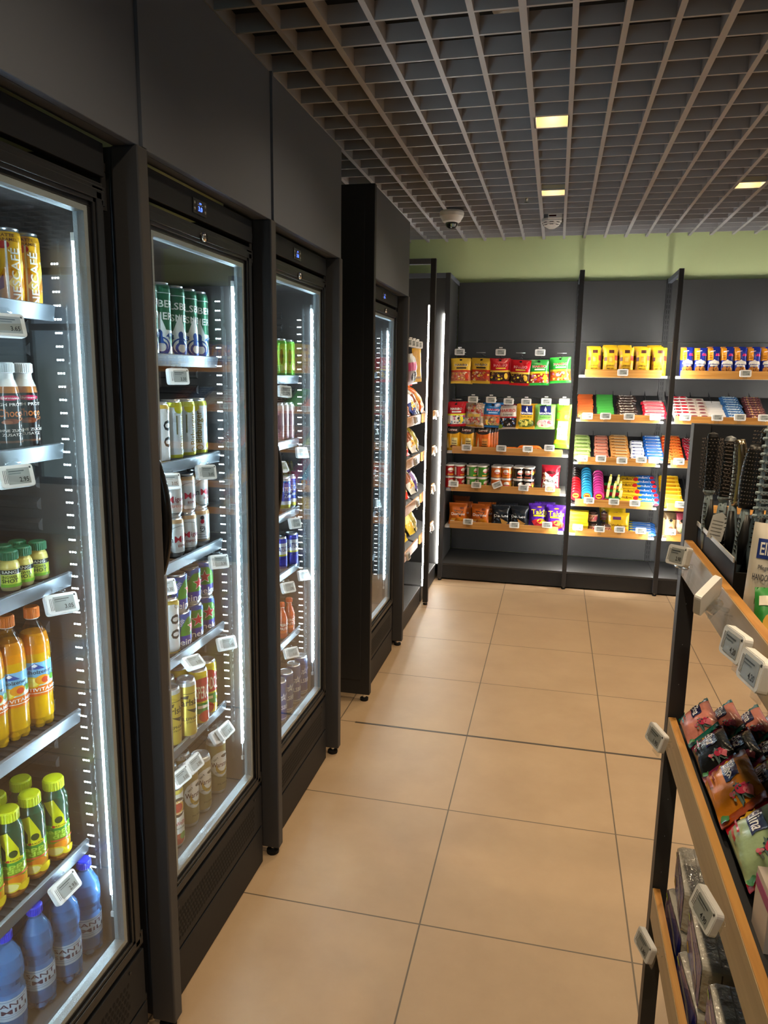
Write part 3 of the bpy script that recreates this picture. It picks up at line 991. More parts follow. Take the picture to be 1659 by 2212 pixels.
side_bay(4.152, 4.943, 'nearer snack rack bay on the left with chips bags')
side_bay(4.981, 5.618, 'farther snack rack bay on the left behind the lit post')
t = empty('hook_rail', 'hook rail of the snack rack with red bags', 'hook rail', (0, 0, 0), group='hook rails')
mb = MB(); mb.tube([(-1.37, 4.2, 1.77), (-1.37, 4.9, 1.77)], .006, BLACK, 8); part('rail_bar', mb, t)
for y in (4.28, 4.40, 4.52, 4.64, 4.76, 4.88):
    mb = MB(); mb.tube([(-1.37, y, 1.77), (-.93, y, 1.77), (-.915, y, 1.782)], .0028, BLACK, 6); mb.tube([(-1.365, y, 1.792), (-.918, y, 1.80)], .002, BLACK, 6)
    part('hook', mb, t)

# ------------------------------------------------------------------ brush and wipes rack on the right
RX = .275
t = empty('gondola_rack', 'dark rack in the right foreground with three wood fronted shelves', 'shelving unit', (0, 0, 0))
for yy in (1.588, .06):
    mb = MB(); mb.box(RX, yy, .02, RX + .032, yy + .034, 1.507, POST)
    for k in range(9):
        mb.box(RX + .0155, yy - .0003, .5 + k * .09, RX + .0165, yy, .502 + k * .09, ALU)
    part('rack_post', mb, t, .002)
mb = MB(); mb.box(RX + .0325, 1.594, 1.392, 1.0, 1.612, 1.507, BLACK)
part('header_panel', mb, t, .002)
mb = MB(); mb.box(.86, .095, .1, .875, 1.586, 1.38, BLACK)
part('back_panel', mb, t)
for k, z in enumerate((1.195, .803, .388)):
    zz = z + (.046 if k == 1 else 0); mb = MB(); mb.box(RX + .0165, .07, zz - .004, .858, 1.584, zz + .012, BLACK)
    sh = part('shelf_board', mb, t, .001)
    mb = MB(); mb.box(RX, .02, z - .002, RX + .0015, 1.583, z + .0735, LAM); mb.box(RX + .0015, .02, z - .002, RX + .016, 1.583, z + .074, WOODY)
    part('front_plank', mb, sh, .0015)
mb = MB(); mb.lathe([(.015, 0, HOLE), (.016, .01, HOLE), (.006, .012, CHROME), (.006, .022, CHROME)], 12, (RX + .016, 1.605, 0))
part('foot', mb, t)
mb = MB(); mb.lathe([(.015, 0, HOLE), (.016, .01, HOLE), (.006, .012, CHROME), (.006, .022, CHROME)], 12, (RX + .016, .077, 0))
part('foot', mb, t)

# ------------------------------------------------------------------ camera and world
cam = bpy.data.cameras.new('camera')
cam.sensor_fit = 'VERTICAL'; cam.sensor_height = 36; cam.lens = 36 * 1585.17 / 2212
cam.clip_start = .02
co = bpy.data.objects.new('camera', cam); COL.objects.link(co)
def rot_cam(p, y, r):
    A = Matrix(((1, 0, 0), (0, 0, 1), (0, -1, 0)))
    P = Matrix(((1, 0, 0), (0, math.cos(p), -math.sin(p)), (0, math.sin(p), math.cos(p))))
    Y = Matrix(((math.cos(y), -math.sin(y), 0), (math.sin(y), math.cos(y), 0), (0, 0, 1)))
    Q = Matrix(((math.cos(r), -math.sin(r), 0), (math.sin(r), math.cos(r), 0), (0, 0, 1)))
    return Q @ P @ A @ Y
mw = rot_cam(.18227, -.22488, -.01494).transposed().to_4x4()
mw.translation = (0, 0, 1.591)
co.matrix_world = mw
SC.camera = co
w = bpy.data.worlds.new('daylight'); SC.world = w; w.use_nodes = True
bg = w.node_tree.nodes['Background']
sky = w.node_tree.nodes.new('ShaderNodeTexSky'); sky.sky_type = 'HOSEK_WILKIE'
w.node_tree.links.new(sky.outputs[0], bg.inputs[0]); bg.inputs[1].default_value = 3.2
SC.view_settings.view_transform = 'Standard'; SC.view_settings.look = 'None'; SC.view_settings.gamma = 1
SC.view_settings.exposure = 0
SC.cycles.max_bounces = 8; SC.cycles.transparent_max_bounces = 24; SC.cycles.glossy_bounces = 4; SC.cycles.transmission_bounces = 6; SC.cycles.diffuse_bounces = 4
SC.cycles.caustics_reflective = False; SC.cycles.caustics_refractive = False; SC.cycles.sample_clamp_indirect = 4
SC.cycles.use_denoising = True

# ------------------------------------------------------------------ drinks in the fridges
# ---- nearest fridge
coffee = can_proto(.0225, .138, [(0, 'e8a81c')], [
    ('P', [(-.9, .15), (.1, .55), (.5, .35), (.9, .62), (.9, .3), (.2, .1), (-.6, .0)], 'c9820e'), ('P', [(.05, .3), (.75, .62), (.9, .52), (.35, .2)], 'f4cf5a'),
    ('P', [(-.75, .16), (-.1, .42), (-.1, .24)], '7a2418'), ('E', -.05, .78, .24, .05, 'b3261c'), ('R', .02, .08, .09, .84, 'f3efe2'),
    ('T', 'NESCAFÉ', .32, .40, 2.1, .125, 'f6f2e8', 90), ('T', 'LATTE', .1, .9, .55, .04, '6a3a10'), ('T', 'CARAMEL', .1, .845, .8, .04, '6a3a10')], body='g')
for loc, lb in (((-0.985,1.208,1.706), 'yellow coffee can on the top shelf of the nearest fridge, nearer the viewer'), ((-0.985,1.258,1.706), 'yellow coffee can on the top shelf of the nearest fridge, farther from viewer')):
    inst(coffee, 'coffee_can', lb, 'can', loc, (0, 0, R(24)), 'coffee cans')
BR = K('2b2322', 'g')
shake = bottle_proto([(.001, 0, BR), (.0215, .001, BR), (.0235, .008, BR), (.0235, .02, K('6e4a36', 'g')), (.0235, .026, BR), (.0235, .098, BR), (.0225, .112, K('a2642e', 'g')), (.0205, .124, K('e6e4e0', 'g')), (.015, .138, K('e6e4e0', 'g')), (.0135, .150, None)],
                     (.024, .110, .0238, '2b2322'), [('E', .25, .92, .42, .055, 'b51c4b'), ('T', 'Ehrmann', .25, .92, .62, .05, 'f4e8ea'), ('T', 'HIGH PROTEIN', .35, .78, 1.45, .065, 'ece8e4'),
                     ('T', 'Choco', .25, .60, .95, .17, 'c2713a'), ('T', 'Drink', .8, .47, .5, .08, 'c2713a'), ('E', .25, .42, .3, .06, '7a4028'), ('E', .1, .40, .2, .04, '9a5a38'), ('T', 'OHNE ZUCKER', .3, .22, 1.2, .06, 'ece8e4'), ('T', 'ZUSATZ', .25, .13, .7, .06, 'ece8e4')],
                     [(.0135, .148, None), (.0158, .150, K('e2e6e8', 'p')), (.0158, .166, K('e2e6e8', 'p')), (.014, .168, K('e2e6e8', 'p'))])
for loc, lb in (((-1,1.193,1.439), 'dark chocolate protein bottle on the second shelf, nearer the viewer'), ((-1,1.243,1.439), 'dark chocolate protein bottle on the second shelf, farther from viewer')):
    inst(shake, 'shake_bottle', lb, 'bottle', loc, (0, 0, R(24)), 'protein drink bottles')
JU = K('cfc06a', 'g'); JU2 = K('b3a578', 'g')
shot = bottle_proto([(.001, 0, JU2), (.017, .001, JU2), (.0185, .005, JU2), (.0185, .012, JU), (.0185, .046, JU), (.0165, .054, JU), (.0125, .060, JU), (.0115, .064, None)],
                    (.009, .043, .0187, 'e4e8dc'), [('R', -.35, 0, .95, .72, 'cfe05c'), ('R', -.35, .74, .95, 1., '1d2b24'), ('T', 'BANG', .12, .87, .7, .17, 'eef0e8'), ('T', 'INGWER', .15, .58, .72, .16, '1d2b24'), ('T', 'SHOT', .15, .36, .78, .22, '1d2b24'), ('R', -.35, .0, .95, .17, '7fb83a'), ('R', -1.3, .3, -.5, .33, '9aa09a'), ('R', -1.3, .45, -.5, .48, '9aa09a'), ('R', -1.3, .6, -.5, .63, '9aa09a')],
                    [(.0125, .060, None), (.0162, .061, K('17623f', 'p')), (.0162, .076, K('17623f', 'p')), (.0145, .0785, K('17623f', 'p'))])
SP = (((-1.013,1.181,1.173), 'front', 0), ((-1.013,1.218,1.173), 'middle of the front', 0), ((-1.016,1.267,1.173), 'farther end of the front', 0))
for (x, y, z), w_, _ in SP:
    inst(shot, 'ginger_shot', 'small green capped ginger shot bottle, %s row on its shelf' % ('nearer end of the front' if w_ == 'front' else w_), 'bottle', (x, y, z), (0, 0, R(22)), 'ginger shot bottles')
for k, (dx, dy) in enumerate(((-.042, -.046), (-.042, -.002), (-.043, .04), (-.084, -.02))):
    x, y, z = SP[1][0]
    inst(shot, 'ginger_shot', 'small green capped ginger shot bottle in back rows, %s from the viewer' % ORD[k], 'bottle', (x + dx, y + dy, z), (0, 0, R(30 + 9 * k)), 'ginger shot bottles')
OJ = K('e08a08', 'g'); OJ2 = K('d9a300', 'g')
orange = bottle_proto([(.001, .012, OJ2), (.030, .010, OJ2), (.0345, .022, OJ2), (.0345, .055, OJ2), (.0345, .16, OJ), (.0335, .178, OJ), (.0295, .196, OJ), (.027, .2, OJ), (.001, .2005, None)],
                      (.07, .142, .0348, '7fc0e6'), [('R', -1.6, .0, 1.6, .30, 'ea7a1c'), ('R', -1.6, .3, 1.6, .52, 'd9ead8'), ('P', [(-.2, .80), (.12, .99), (.45, .80)], '2a4f9e'), ('P', [(.02, .90), (.12, .97), (.22, .90), (.12, .86)], 'f2f6fa'), ('T', 'Adelholzener', .12, .72, 1.15, .11, '20283c'),
                      ('E', -.05, .42, .34, .17, 'f4d21c'), ('E', -.05, .42, .27, .13, 'f8e468'), ('E', .35, .48, .25, .14, 'e89a24'), ('E', .42, .47, .12, .09, 'c8482a'), ('E', .68, .5, .1, .09, '5aa03c'), ('T', 'MULTIVITAMIN', .2, .2, 1.45, .1, 'faf4ea'), ('R', -.4, .09, .8, .11, 'faf4ea')],
                      [(.0145, .228, None), (.0165, .230, K('e8740e', 'p')), (.0165, .25, K('e8740e', 'p')), (.015, .253, K('e8740e', 'p'))],
                      clear=[(.0346, .178, PET), (.031, .196, PET), (.022, .212, PET), (.0145, .224, PET), (.0135, .236, PET)], petal=(.0345, .022, OJ2))
for k, (loc, w_) in enumerate((((-1.014,1.233,0.87), 'farthest bottle of the front row'), ((-1.023,1.172,0.87), 'second bottle from the far end'), ((-1.032,1.123,0.87), 'cut by the picture edge'))):
    inst(orange, 'juice_bottle', 'orange multivitamin drink bottle on the fourth shelf, %s' % w_, 'bottle', loc, (0, 0, R(22)), 'orange juice bottles', (.86, .86, 1))
    inst(orange, 'juice_bottle', 'orange multivitamin drink bottle in second row, behind the %s bottle' % ('farthest', 'middle', 'nearest')[k], 'bottle', (loc[0] - .076, loc[1] - .005, loc[2]), (0, 0, R(30)), 'orange juice bottles', (.86, .86, 1))
HG = K('1d4a34', 'g'); HG2 = K('8fb02c', 'g'); HG3 = K('d9a21c', 'g'); HG4 = K('4f9a34', 'g'); HG5 = K('b5702a', 'g')
happy = bottle_proto([(.001, 0, HG5), (.025, 0, HG5), (.029, .007, HG5), (.029, .022, HG3), (.029, .042, HG2), (.029, .07, HG4), (.029, .085, HG), (.029, .13, HG), (.027, .145, HG), (.021, .158, HG), (.0185, .162, None)],
                     None, (), [(.0185, .158, None), (.0225, .16, K('cfdc10', 'p')), (.0225, .178, K('cfdc10', 'p')), (.0205, .1815, K('cfdc10', 'p'))])
_l = MB(); decals(_l, [('P', [(-.3, .92), (.1, .98), (.45, .62), (.5, .42), (-.02, .42), (.0, .62)], 'd8d818'), ('E', .28, .42, .34, .04, 'e8d820'), ('E', .05, .42, .06, .025, 'b8281c'), ('T', 'RAUCH', .32, .42, .4, .032, '24321c'), ('E', .25, .55, .15, .07, '3a4a20'),
                        ('T', 'happy', .2, .305, 1.15, .12, 'b6d84a'), ('T', 'day', .35, .20, .72, .12, 'b6d84a'), ('R', -.1, .105, .85, .14, 'd8603a'), ('E', .3, .03, .3, .075, 'e88a1c'), ('E', .05, -.1, .38, .1, 'f0d83c'), ('E', .05, -.1, .29, .075, 'f6ec9a'), ('E', .6, -.14, .3, .075, 'e8c820')],
                   lambda u, v, l: ((.0292 + l) * math.sin(u / .029), -(.0292 + l) * math.cos(u / .029), .036 + v), .058, .11, cu=.006, fin='g')
happy[1].insert(1, ('bottle_label', _l.mesh('bottle_label'), []))
HP = ((-0.998,1.24,0.561), (-1.006,1.177,0.561), (-1.01,1.119,0.561), (-1.018,1.064,0.561))
for k, loc in enumerate(HP):
    inst(happy, 'juice_bottle', 'green orange juice bottle with yellow cap, %s from the far end, front row' % ORD[k], 'bottle', loc, (0, 0, R(22)), 'yellow capped juice bottles', (.92, .92, 1))
    if k < 4:
        inst(happy, 'juice_bottle', 'green orange juice bottle with yellow cap, %s from the far end, second row' % ORD[k], 'bottle', (loc[0] - .064, loc[1] + (-.022 if k else -.02), loc[2]), (0, 0, R(26)), 'yellow capped juice bottles', (.92, .92, 1))
water = bottle_proto([(.001, .012, WATER), (.028, .010, WATER), (.0325, .022, WATER), (.033, .05, WATER), (.033, .096, WATER), (.030, .104, WATER), (.030, .118, WATER), (.033, .13, WATER), (.033, .15, WATER), (.029, .172, WATER), (.018, .192, WATER), (.0135, .2, WATER), (.0135, .212, None)],
                     (.05, .096, .0333, 'a9bdd2'), [('T', 'SANT', .22, .72, .95, .2, '3a2440'), ('T', 'EMILI', .22, .42, 1.05, .2, '3a2440'), ('R', -1.2, .9, 1.6, .93, '6a86a8'), ('R', -.9, .24, .8, .26, '6a86a8'), ('R', -.9, .14, .8, .16, '6a86a8'), ('R', -1.5, .0, -.7, .9, '98aec6')],
                     [(.0135, .205, None), (.0158, .207, K('1a35d8', 'p')), (.0158, .222, K('1a35d8', 'p')), (.0142, .225, K('1a35d8', 'p'))], petal=(.033, .022, WATER))
WP = ((-0.957,1.267,0.313), (-0.955,1.19,0.313), (-0.967,1.12,0.313), (-0.975,1.044,0.313))
for k, loc in enumerate(WP):
    inst(water, 'water_bottle', 'blue water bottle at the bottom of nearest fridge, %s from the far end' % ORD[k], 'bottle', loc, (0, 0, R(20)), 'water bottles', (.94, .94, 1))
for k in (0, 1):
    x, y, z = WP[k]
    inst(water, 'water_bottle', 'blue water bottle in the second row, %s from the far end' % ORD[k], 'bottle', (x - .075, y - .03, z), (0, 0, R(35)), 'water bottles', (.94, .94, 1))
RT = (R(-14), 0, R(72))
price_tag((-0.95,1.142,1.668), '3.65', 'price tag below the yellow coffee cans', RT, hang='rail')
price_tag((-0.95,1.136,1.402), '2.95', 'price tag below the dark protein bottles', RT, hang='rail')
price_tag((-0.94,1.225,1.135), '3.05', 'price tag below the ginger shots', (R(-24), R(4), R(66)), hang='rail')
price_tag((-0.935,1.169,0.543), '2.95', 'price tag below the yellow capped juice bottles', (R(-30), R(-5), R(84)), hang='rail')

# ---- second fridge
tall = can_proto(.0295, .188, [(0, '2e6b4c'), (.42, '2e6b4c')], [
    ('S', .15, .27, .85, .33, 'e4eae6', ), ('P', [(-1.5, 0), (1.5, 0), (1.5, .16), (-1.5, .16)], 'dfe6e4'), ('P', [(-.5, .1), (.15, .62), (.85, .1)], 'e8eeec'), ('T', 'CARLSBERG', .0, .72, 2.5, .095, 'eef2ee'), ('T', 'PILSNER', .0, .56, 1.7, .095, 'eef2ee'), ('R', -1.5, .855, 1.5, .865, 'dfe6e4'),
    ('E', .2, .16, .45, .13, '2c4f96'), ('E', .2, .17, .36, .1, 'e4eae6'), ('E', .22, .15, .3, .085, '2c4f96'), ('E', .24, .15, .2, .06, 'e4eae6'), ('E', .18, .33, .12, .05, '2c4f96'), ('P', [(.05, .2), (.35, .2), (.28, .32), (.1, .32)], '2c4f96'), ('T', '18', -.3, .30, .38, .07, '2c4f96'), ('T', '47', .62, .30, .36, .07, '2c4f96')], lidcol=ALU)
for k, u in enumerate((426, 403, 377, 346, 318)):
    inst(tall, 'beer_can', 'tall green and white beer can, %s from the far end of the top shelf' % ORD[k], 'can', ((-1,1.967,1.629), (-1,1.902,1.629), (-1,1.833,1.629), (-1,1.757,1.629), (-1,1.691,1.629))[k], (0, 0, R((12, 52, 40, 8, 20)[k])), 'green and white beer cans')
radler = can_proto(.029, .166, [(0, 'b9be2a'), (.09, 'c9d4da'), (.88, 'b2b828')], [('T', 'Bitburger', .3, .52, 1.55, .15, '8a7430', 90), ('E', .3, .17, .18, .045, '8a7430'), ('E', .3, .17, .13, .033, 'c9d4da'), ('E', .85, .2, .2, .05, 'c2c42a'), ('R', -.13, .45, -.07, .75, '6c6a44'), ('E', .05, .86, .25, .08, 'b9be2a'), ('R', .0, .04, .7, .055, '5c5a20')])
zero = can_proto(.029, .162, [(0, 'dfe2e2'), (.93, 'cdb24a')], [('T', 'Bitburger', -.1, .52, 1.7, .14, '7c6a30', 90), ('T', '0,0', .55, .5, 1.2, .22, '26282a', 90), ('R', -1.5, .05, 1.5, .065, 'cdb24a'), ('E', .6, .86, .16, .045, 'a8a8a0'), ('E', .6, .86, .12, .034, 'dfe2e2'), ('E', -.1, .17, .12, .04, 'a8923c'), ('P', [(.2, .93), (1.2, .93), (.8, .84)], 'cdb24a')])
for k, loc in enumerate(((-1,1.943,1.357), (-1,1.872,1.357), (-1,1.798,1.357))):
    inst(radler, 'beer_can', 'pale can with lime top, %s from the far end of its shelf' % ORD[k], 'can', loc, (0, 0, R((8, 50, 70)[k])), 'lime topped cans')
inst(zero, 'beer_can', 'white alcohol free can beside the lime topped cans', 'can', (-1,1.729,1.357), (0, 0, R(30)), 'white cans with dark zeros')
inst(zero, 'beer_can', 'white alcohol free can beside the green and blue cans', 'can', (-1.001,1.744,0.832), (0, 0, R(14)), 'white cans with dark zeros')
miguel = can_proto(.029, .111, [(0, 'c2a47a'), (.06, 'd3d5d4'), (.84, 'c9a57a')], [('E', .15, .42, .72, .37, '9a9c9c'), ('E', .15, .42, .68, .35, 'd3d5d4'), ('T', 'S', -.62, .43, .17, .18, 'b02434'), ('T', 'an', -.36, .425, .28, .11, '2c2c30'), ('T', 'M', .02, .45, .34, .16, 'b02434'), ('T', 'iguel', .52, .44, .56, .15, '8a3038'), ('T', 'ESPECIAL', .4, .28, .8, .06, 'a04038'), ('R', -.2, .09, .4, .115, '606060'), ('R', -1.5, .1, -1.0, .75, 'a8acac')], lidcol=ALU)
back = can_proto(.029, .111, [(0, 'c2a47a'), (.06, 'd3d5d4'), (.84, 'c9a57a')], [('R', -.2, .45, -.02, .78, '3c3e40'), ('E', .3, .76, .1, .06, '2c2c30'), ('E', .3, .66, .1, .06, 'b02434'), ('T', 'KSI', .3, .45, .3, .14, '2c2c30', 90), ('R', -.3, .12, .6, .14, '8a8c8e'), ('R', -.3, .18, .6, .2, '8a8c8e'), ('R', -.3, .24, .6, .26, '8a8c8e'), ('R', -.3, .3, .4, .32, '8a8c8e')], lidcol=ALU)
for k, (x, y, z) in enumerate(((-1.006,1.952,1.094), (-1.008,1.877,1.094), (-1.011,1.807,1.094), (-1.016,1.735,1.094))):
    inst(miguel if k else back, 'beer_can', 'silver beer can with red lettering, lower of its stack, %s from far end' % ORD[k], 'can', (x, y, z), (0, 0, R((10, 24, 52, 20)[k])), 'silver beer cans')
    inst(miguel, 'beer_can', 'silver beer can with red lettering, stacked on another, %s from far end' % ORD[k], 'can', (x - .001, y - .002, z + .111), (0, 0, R((60, 44, 20, 30)[k])), 'silver beer cans')
    inst(miguel, 'beer_can', 'silver beer can in the second row, stacked, %s from far end' % ORD[k], 'can', (x - .062, y - .002, z + .111), (0, 0, R(40)), 'silver beer cans')
hein = can_proto(.0295, .109, [(0, '282a86'), (.02, '2c2f96'), (.36, '3f8a2e'), (.92, '2c4fa0')], [('T', 'Heineken', .15, .2, 1.9, .17, 'eef0f4'), ('P', [(-.75, .38), (-.45, .36), (-.38, .6), (-.1, .82), (.15, .9), (.15, .99), (-.25, .93), (-.62, .7)], '2c58a8'), ('P', [(.15, .9), (.55, .82), (.85, .6), (.92, .36), (1.2, .38), (1.05, .7), (.6, .93), (.15, .99)], '2c58a8'),
     ('T', 'HEINEKEN', -.45, .66, .62, .1, 'e6eaf2', 58), ('S', .25, .58, .36, .2, 'f2f2f0'), ('S', .25, .58, .31, .17, 'c8283a'), ('E', -1.3, .6, .5, .28, '2450b4'), ('E', -1.3, .6, .42, .23, '2a5cc6'), ('R', -1.55, .55, -1.05, .57, 'c8d4ee'), ('R', -1.55, .62, -1.05, .64, 'c8d4ee'), ('R', -1.55, .69, -1.05, .71, 'c8d4ee')])
for k, (x, y, z) in enumerate(((-0.993,1.942,0.832), (-0.993,1.867,0.832), (-0.994,1.797,0.832))):
    inst(hein, 'beer_can', 'green and blue beer can, lower of its stack, %s from far end' % ORD[k], 'can', (x, y, z), (0, 0, R((24, 30, 76)[k])), 'green and blue beer cans')
    inst(hein, 'beer_can', 'green and blue beer can, stacked on another, %s from far end' % ORD[k], 'can', (x - .002, y - (0, .004, .012)[k], z + .109), (0, 0, R((8, 52, 84)[k])), 'green and blue beer cans')
    inst(hein, 'beer_can', 'green and blue beer can in the second row, stacked, %s from far end' % ORD[k], 'can', (x - .063, y - .01, z + .109), (0, 0, R(50)), 'green and blue beer cans')
eleph = can_proto(.0285, .176, [(0, 'b8a23e'), (.98, 'c8ccc8')], [('T', 'Carlsberg', .35, .62, 1.75, .15, '2a2a1e'), ('P', [(.0, .53), (.7, .5), (.45, .44)], '2a2a1e'), ('T', 'ELEPHANT', .3, .36, 1.1, .05, '2e2c1c'), ('T', 'STRONG', .3, .30, .6, .03, '4a4628'), ('R', -.1, .78, .6, .79, '4a4628'), ('P', [(-.5, .72), (.15, .76), (.1, .70)], '2a2a1e')], body='s')
desp = can_proto(.0285, .176, [(0, 'd9b61e'), (.42, 'd8cc2a'), (.88, 'd8c020')], [('R', -.8, .45, .8, .78, 'b3202c'), ('T', 'DESPERADOS', .0, .61, 1.4, .22, 'f0e8d8'), ('E', .0, .8, .5, .06, 'b3202c'), ('R', -.6, .24, .6, .42, '3c8a3c'), ('E', .05, .18, .36, .1, 'b83224'), ('R', -.35, .33, .35, .38, 'f0e8d8'), ('R', -1.4, .2, -.8, .75, '5a9a3a')], body='g')
EL = ((-0.974,1.777,0.572), (-0.989,1.715,0.572))
for k, (x, y, z) in enumerate(EL):
    inst(eleph, 'beer_can', 'golden beer can with black script on the lowest wire shelf, %s from viewer' % ('farther', 'nearer')[k], 'can', (x, y, z), (0, 0, R((26, 34)[k])), 'golden beer cans')
    inst(eleph, 'beer_can', 'golden beer can in the second row of the lowest wire shelf, %s' % ('farther', 'nearer')[k], 'can', (x - .062, y - .004, z), (0, 0, R(44)), 'golden beer cans')
for k, loc in enumerate(((-0.983,1.924,0.572), (-0.977,1.856,0.572))):
    inst(desp, 'beer_can', 'yellow and red can next to the golden cans, %s from viewer' % ('farther', 'nearer')[k], 'can', loc, (0, 0, R((20, 62)[k])), 'yellow and red cans')
    inst(desp, 'beer_can', 'yellow and red can in the second row, %s from viewer' % ('farther', 'nearer')[k], 'can', (loc[0] - .062, loc[1] - .004, loc[2]), (0, 0, R(40)), 'yellow and red cans')
warst = can_proto(.0295, .178, [(0, 'a5945c'), (.97, 'c9c9c2')], [('E', .4, .56, .62, .235, 'e8e8e4'), ('E', .4, .56, .57, .215, 'efefec'), ('E', .45, .5, .38, .13, 'c9a53c'), ('E', .45, .56, .3, .13, 'efefec'), ('T', 'Warsteiner', .48, .56, 1.25, .09, '5c2c1c'), ('T', 'SEIT', .1, .67, .3, .03, '3a3a3a', 40), ('T', 'DAS EINZIG WAHRE', .45, .42, .8, .025, '3a3a3a'), ('E', .55, .71, .2, .03, '5a5a58'), ('T', 'PILSENER', .5, .2, .7, .03, '6a5a30')], body='s')
WL = ((-0.964,1.932,0.313), (-0.964,1.829,0.313), (-0.967,1.756,0.313))
for k, (x, y, z) in enumerate(WL):
    inst(warst, 'beer_can', 'pale gold beer can with white round emblem, %s from the far end, fridge floor' % ORD[k], 'can', (x, y, z), (0, 0, R((14, 24, 30)[k])), 'pale gold beer cans')
    if k:
        inst(warst, 'beer_can', 'pale gold beer can in the second row, behind %s front can' % ('', 'the middle', 'the nearest')[k], 'can', (x - .064, y - .002, z), (0, 0, R(44)), 'pale gold beer cans')
paul = can_proto(.0295, .178, [(0, 'd9d6cc'), (.9, 'c8b44a')], [('E', .35, .68, .5, .16, '3c2c20'), ('E', .35, .68, .36, .115, 'c89a3c'), ('E', .35, .68, .24, .075, 'a83a2c'), ('T', 'PAULANER', .35, .77, .7, .03, 'f0ece0'), ('T', 'MÜNCHEN', .35, .59, .6, .03, 'f0ece0'), ('T', 'Hefe-Weißbier', .35, .42, 1.1, .07, 'a83a3a'), ('T', 'Naturtrüb', .35, .34, .6, .03, '505048'), ('E', .35, .16, .3, .09, 'a84a34'), ('E', .55, .2, .18, .06, '6a8a3c'), ('E', .2, .12, .2, .05, '8a2c20')], body='p')
inst(paul, 'beer_can', 'white wheat beer can at the near end of the fridge floor', 'can', (-0.96,1.656,0.313), (0, 0, R(20)))
for u, pr, lb, rot in ((((-0.95,1.743,1.583)), '3.30', 'price tag below the tall green and white cans', (R(-6), 0, R(70))),
    ((-0.945,1.874,1.32), '3.05', 'price tag above the silver cans, farther one', (R(-14), R(4), R(66))), ((-0.945,1.67,1.322), '3.05', 'price tag above the silver cans, nearer one', (R(-14), R(4), R(66))),
    ((-0.942,1.933,1.048), '3.30', 'price tag above the green and blue cans, farther one', (R(-18), R(6), R(64))), ((-0.942,1.621,1.057), '3.30', 'price tag above the green and blue cans, nearer one', (R(-20), R(4), R(64))),
    ((-0.935,1.957,0.787), '2.45', 'price tag above the yellow and red cans', (R(-26), R(6), R(62))), ((-0.935,1.746,0.806), '3.05', 'price tag above the golden cans', (R(-52), R(6), R(74))),
    ((-0.93,1.921,0.519), '2.45', 'price tag above the pale gold cans, farthest one', (R(-36), R(-4), R(84))), ((-0.945,1.91,0.507), '2.90', 'price tag above the pale gold cans, second farthest', (R(-40), R(2), R(76))),
    ((-0.93,1.717,0.521), '2.90', 'price tag above the pale gold cans, third farthest', (R(-30), R(-2), R(84))), ((-0.93,1.641,0.524), '3.05', 'price tag above the white wheat beer can', (R(-30), R(-2), R(80)))):
    price_tag(u, pr, lb, rot, hang='rail')

# ---- third fridge
green = can_proto(.0265, .142, [(0, '5aa632'), (.5, '6cb83a')], [('E', .2, .5, .5, .3, '8cc84a'), ('E', .15, .55, .12, .2, '2c5a1e'), ('E', .5, .3, .2, .1, 'd8e890')], body='s')
for k, loc in enumerate(((-1,2.694,1.58), (-1,2.606,1.58))):
    inst(green, 'cider_can', 'green slim can on the top shelf of third fridge, %s one' % ('farther', 'nearer')[k], 'can', loc, (0, 0, R(20)), 'green slim cans')
pink = can_proto(.0215, .146, [(0, 'b8949c'), (.1, 'c8b2b4'), (.85, 'd4c8c6')], [('R', -.3, .15, .3, .8, 'b4848e'), ('R', -.1, .25, .1, .7, '5a3038')], body='s')
for k, loc in enumerate(((-1,2.698,1.344), (-1,2.638,1.344), (-1,2.585,1.344))):
    inst(pink, 'spritz_can', 'pale pink slim can, %s from the far end of its shelf' % ORD[k], 'can', loc, (0, 0, R(20)), 'pale pink slim cans')
gorb = can_proto(.0265, .135, [(0, '2c2a88'), (.45, 'c8c832'), (.5, 'd8dce4'), (.82, '3634a0')], [('T', 'GORBATSCHOW', .2, .65, 2.1, .15, '2c2a88'), ('E', .3, .25, .4, .12, '3c3aa8')], body='s')
gorb2 = can_proto(.0265, .135, [(0, 'c8c04a'), (.2, '2c3f9e'), (.55, '2a4fae'), (.92, 'c8ccd0')], [('T', 'GORBATSCHOW', .1, .62, 2.1, .17, 'e6eaf0'), ('T', 'Zero', .3, .45, .7, .12, 'e6eaf0'), ('R', -1.5, .2, 1.5, .3, 'd8dce0')], body='s')
for k, loc in enumerate(((-1,2.707,1.076), (-1,2.636,1.076))):
    inst(gorb2, 'mixed_drink_can', 'blue and white mixed drink can on the middle shelf, %s one' % ('farther', 'nearer')[k], 'can', loc, (0, 0, R((14, 30)[k])), 'blue mixed drink cans')
for k, loc in enumerate(((-0.976,2.651,0.854), (-0.993,2.573,0.854))):
    inst(gorb, 'mixed_drink_can', 'violet blue can with yellow stripe on the fourth shelf, %s one' % ('farther', 'nearer')[k], 'can', loc, (0, 0, R((14, 20)[k])), 'violet blue cans')
AP = K('b8481c', 'g')
aper = bottle_proto([(.001, 0, AP), (.021, .001, AP), (.0225, .006, AP), (.0225, .075, AP), (.019, .09, AP), (.011, .11, AP), (.010, .128, None)], (.02, .07, .0227, 'a8421c'), [('T', 'APEROL', .1, .7, 1.3, .22, 'f0e8e0'), ('T', 'SPRITZ', .1, .4, 1.2, .2, 'f0e8e0'), ('E', .1, .15, .4, .12, 'd86a2c')],
                     [(.0105, .122, None), (.0125, .124, K('c8501c', 'p')), (.0125, .138, K('c8501c', 'p')), (.011, .14, K('c8501c', 'p'))])
